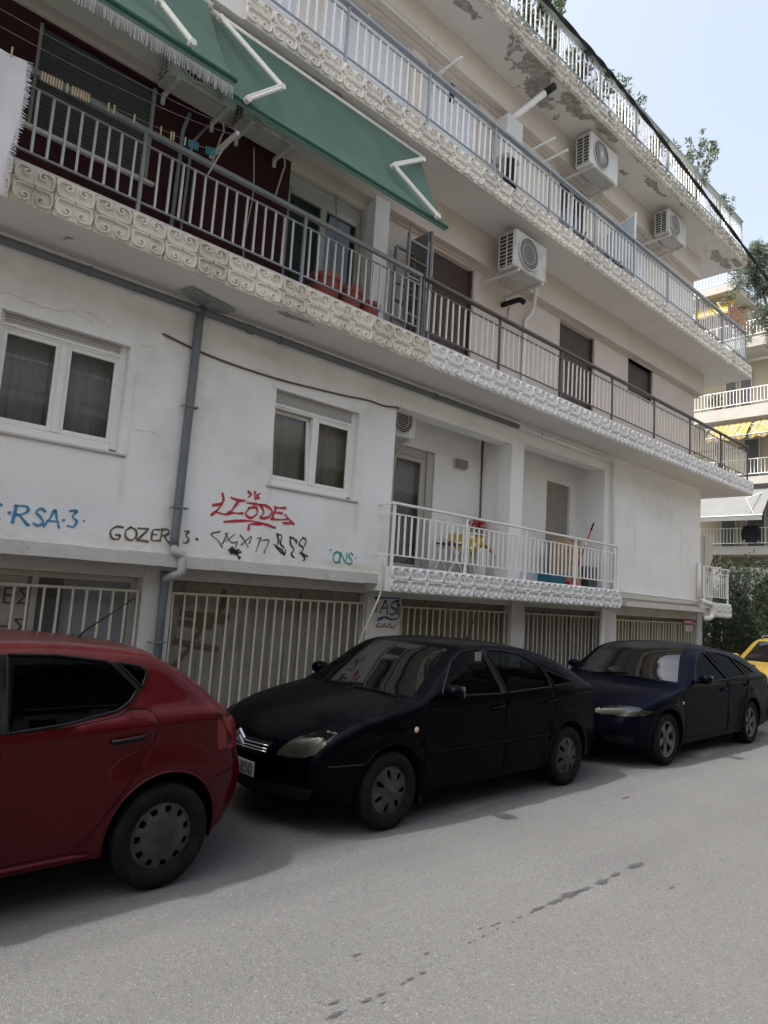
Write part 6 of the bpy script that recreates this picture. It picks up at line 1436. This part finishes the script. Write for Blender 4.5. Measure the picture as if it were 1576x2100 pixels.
far_awning(11.35, 13.2, 31.7, 16.6, 31.05, 15.75, ['awning_yellow'], 'plain yellow awning under the far terrace roof', .1)
t = thing('lattice_screen', 'rusty lattice screen at the end of the far upper balcony', 'screen', (29.8, 10.7, 14.2))
add('post', MB().box(30.0, 30.1, 11.0, 11.1, 14.0, 15.7), 'rust', t); lm = MB()
for i in range(12): lm.box(30.03, 30.05, 10.3+.06*i, 10.33+.06*i, 14.2, 14.75+.08*i)
for i in range(8): lm.box(30.055, 30.07, 10.3, 11.0, 14.25+.16*i, 14.28+.16*i) if 14.25+.16*i < 15.0 else lm.box(30.055, 30.07, 10.3+.1*(i-4), 11.0, 14.25+.16*i, 14.28+.16*i)
add('lattice', lm, 'rust', t)
t = thing('hanging_jacket', 'black jacket drying on the far lower balcony', 'clothes', (30.8, 10.5, 5.2)); add('jacket', MB().prism([(10.12, 5.55), (10.22, 5.80), (10.40, 5.86), (10.50, 5.80), (10.62, 5.86), (10.80, 5.80), (10.90, 5.50), (10.84, 5.22), (10.74, 5.25), (10.72, 5.48), (10.70, 5.12), (10.52, 5.16), (10.34, 5.10), (10.32, 5.46), (10.28, 5.20), (10.16, 5.24)], 30.84, 30.93, 'x'), 'jacket', t)
t = thing('potted_plant', 'round green shrub on the far cream balcony', 'plant', (31.5, 12.2, 11.2)); q = random.Random(3); lf = MB(); leaf_cloud(lf, [(31.4+q.gauss(0, .15), 12.1+q.gauss(0, .2), 11.6+q.gauss(0, .18)) for _ in range(60)], 10, .06, .1, .03, q); tag(add('leaves', lf, 'leaf_mid', t), kind='stuff'); add('pot', MB().lathe([(.13, 0), (.18, .25), (.15, .25)], (31.4, 12.1, 11.17), 'z', 14), 'terracotta', t)
tag(add('garden_wall', MB().box(28.6, 28.9, 7.0, 40, 0, 3.9), 'far_grey'), 'grey white garden wall behind the oleanders', 'wall')
# conifer at the right edge
def conifer(x, y, h, r, label, seed, cover):
    q = random.Random(seed); t = thing('conifer_tree', label, 'tree', (x, y, 0)); tr = MB().tube([(x, y-1.6, 0), (x+.1, y-1.3, h*.55), (x+.05, y-.5, h*.78), (x, y-.1, h*.9), (x, y, h)], [.2, .12, .06, .04, .015], 8); add('trunk', tr, 'bark', t, True)
    br = MB(); lf = MB(); lb = MB()
    for k in range(cover):
        f = .50+.49*(k/cover); z = h*f
        if q.random() < .5+.5*math.sin(z*2.6): continue            # gaps between the boughs
        low = f < .80; a = q.uniform(3.5, 5.9) if low else q.uniform(0, 6.28); cy = y-1.3+1.3*max(0, (f-.5)/.5)**.7
        L_ = r*(1.25-f**4)*q.choice((.35, .6, .9, 1.35))+.15
        P = catmull([(x, cy, z), (x+L_*.5*math.cos(a), cy+L_*.5*math.sin(a), z+.15), (x+L_*math.cos(a), cy+L_*math.sin(a), z-.30*L_)], 5); br.tube(P, [.035-.003*i for i in range(len(P))], 5)
        for p in P[1:]:
            pts = [(p[0]+q.gauss(0, .09), p[1]+q.gauss(0, .09), p[2]+q.gauss(0, .07)-.14*q.random()) for _ in range(6)]
            leaf_cloud(lb if (h*.54 < z < h*.60) else lf, pts, 8, .045, .15, .012, q, 1.3)
    leaf_cloud(lf, [(x+q.gauss(0, .05), y+q.gauss(0, .08), h-.05-1.6*q.random()) for _ in range(60)], 9, .05, .13, .015, q, .3)
    add('branches', br, 'bark', t); tag(add('crown', lf, 'leaf_blue', t), kind='stuff'); tag(add('dead_foliage', lb, 'leaf_brown', t), kind='stuff')
conifer(24.2, 8.0, 14.9, 1.25, 'blue green conifer with drooping sprays at the right edge', 3, 190)
# oleander hedge
def bush(x, y, h, r, label, seed, leaf, n=46, stems=26):
    q = random.Random(seed); t = thing('oleander_shrub', label, 'shrub', (x, y, 0), 'shrubs at the corner'); st = MB(); lf = MB()
    for k in range(stems):
        a = q.uniform(0, 6.28); rr = r*math.sqrt(q.random()); hh = h*q.uniform(.7, 1.05)
        P = catmull([(x+.3*rr*math.cos(a), y+.3*rr*math.sin(a), 0), (x+.6*rr*math.cos(a), y+.6*rr*math.sin(a), hh*.55), (x+rr*math.cos(a), y+rr*math.sin(a), hh)], 6); st.tube(P, [.018-.0011*i for i in range(len(P))], 5)
        for i, p in enumerate(P[3:]): leaf_cloud(lf, [p], n//4, .07, .17, .016, q, -.45)
        leaf_cloud(lf, [P[-1]], n//2, .05, .17, .015, q, -.7)
    add('stems', st, 'bark', t); tag(add('leaves', lf, leaf, t), kind='stuff')
for i, (x, y, h, r, lf) in enumerate(((21.6, 7.7, 3.5, .9, 'leaf_dark'), (22.6, 6.9, 3.6, .9, 'leaf_dark'), (20.6, 7.6, 2.5, .8, 'leaf_dark'), (19.8, 8.2, 2.2, .8, 'leaf_dark'), (21.0, 6.75, 2.0, .7, 'leaf_mid'), (24.2, 8.4, 3.4, 1.0, 'leaf_dark'), (25.2, 7.6, 3.0, 1.0, 'leaf_dark'), (22.9, 8.9, 2.6, 1.0, 'leaf_dark'))):
    bush(x, y, h, r, ('tall oleander against the garden wall', 'tall oleander at the right edge above the taxi', 'dark shrub beside the far corner balcony', 'low dark shrub under the far corner balcony', 'light green shrub just above the taxi roof', 'oleander by the garden wall behind the conifer', 'oleander beyond the side street at the right edge', 'dark shrub between the oleanders and the garden wall')[i], 40+i, lf)

# ------------------------------------------------------------------ the other side of the street (unseen behind the camera, added for sunlit bounce and to show in the glass)
O = thing('apartment_building', 'cream apartment block on the near side of the street, behind the viewer', 'building', (6, -7, 0))
add('wall', MB().box(-14, 30, -12, -6.6, 0, 10.6), 'far_wall', O)
for k in range(3):
    z = 3.4+2.95*k; b = add('balcony', MB().box(-14, 30, -6.6, -5.5, z, z+.22), 'far_white', O); mb = MB().box(-14, 30, -5.56, -5.52, z+1.1, z+1.14).box(-14, 30, -5.55, -5.53, z+.35, z+.37)
    for i in range(6): mb.box(-14, 30, -5.55, -5.53, z+.45+.1*i, z+.475+.1*i)
    add('railing', mb, 'white_paint', b)
    for i in range(9):
        x = -12+4.6*i; add('window_shutter', slats(x, x+1.5, z+.25, z+2.3, -6.62, .06), 'shutter_white' if i % 2 else 'shutter_brown', O)
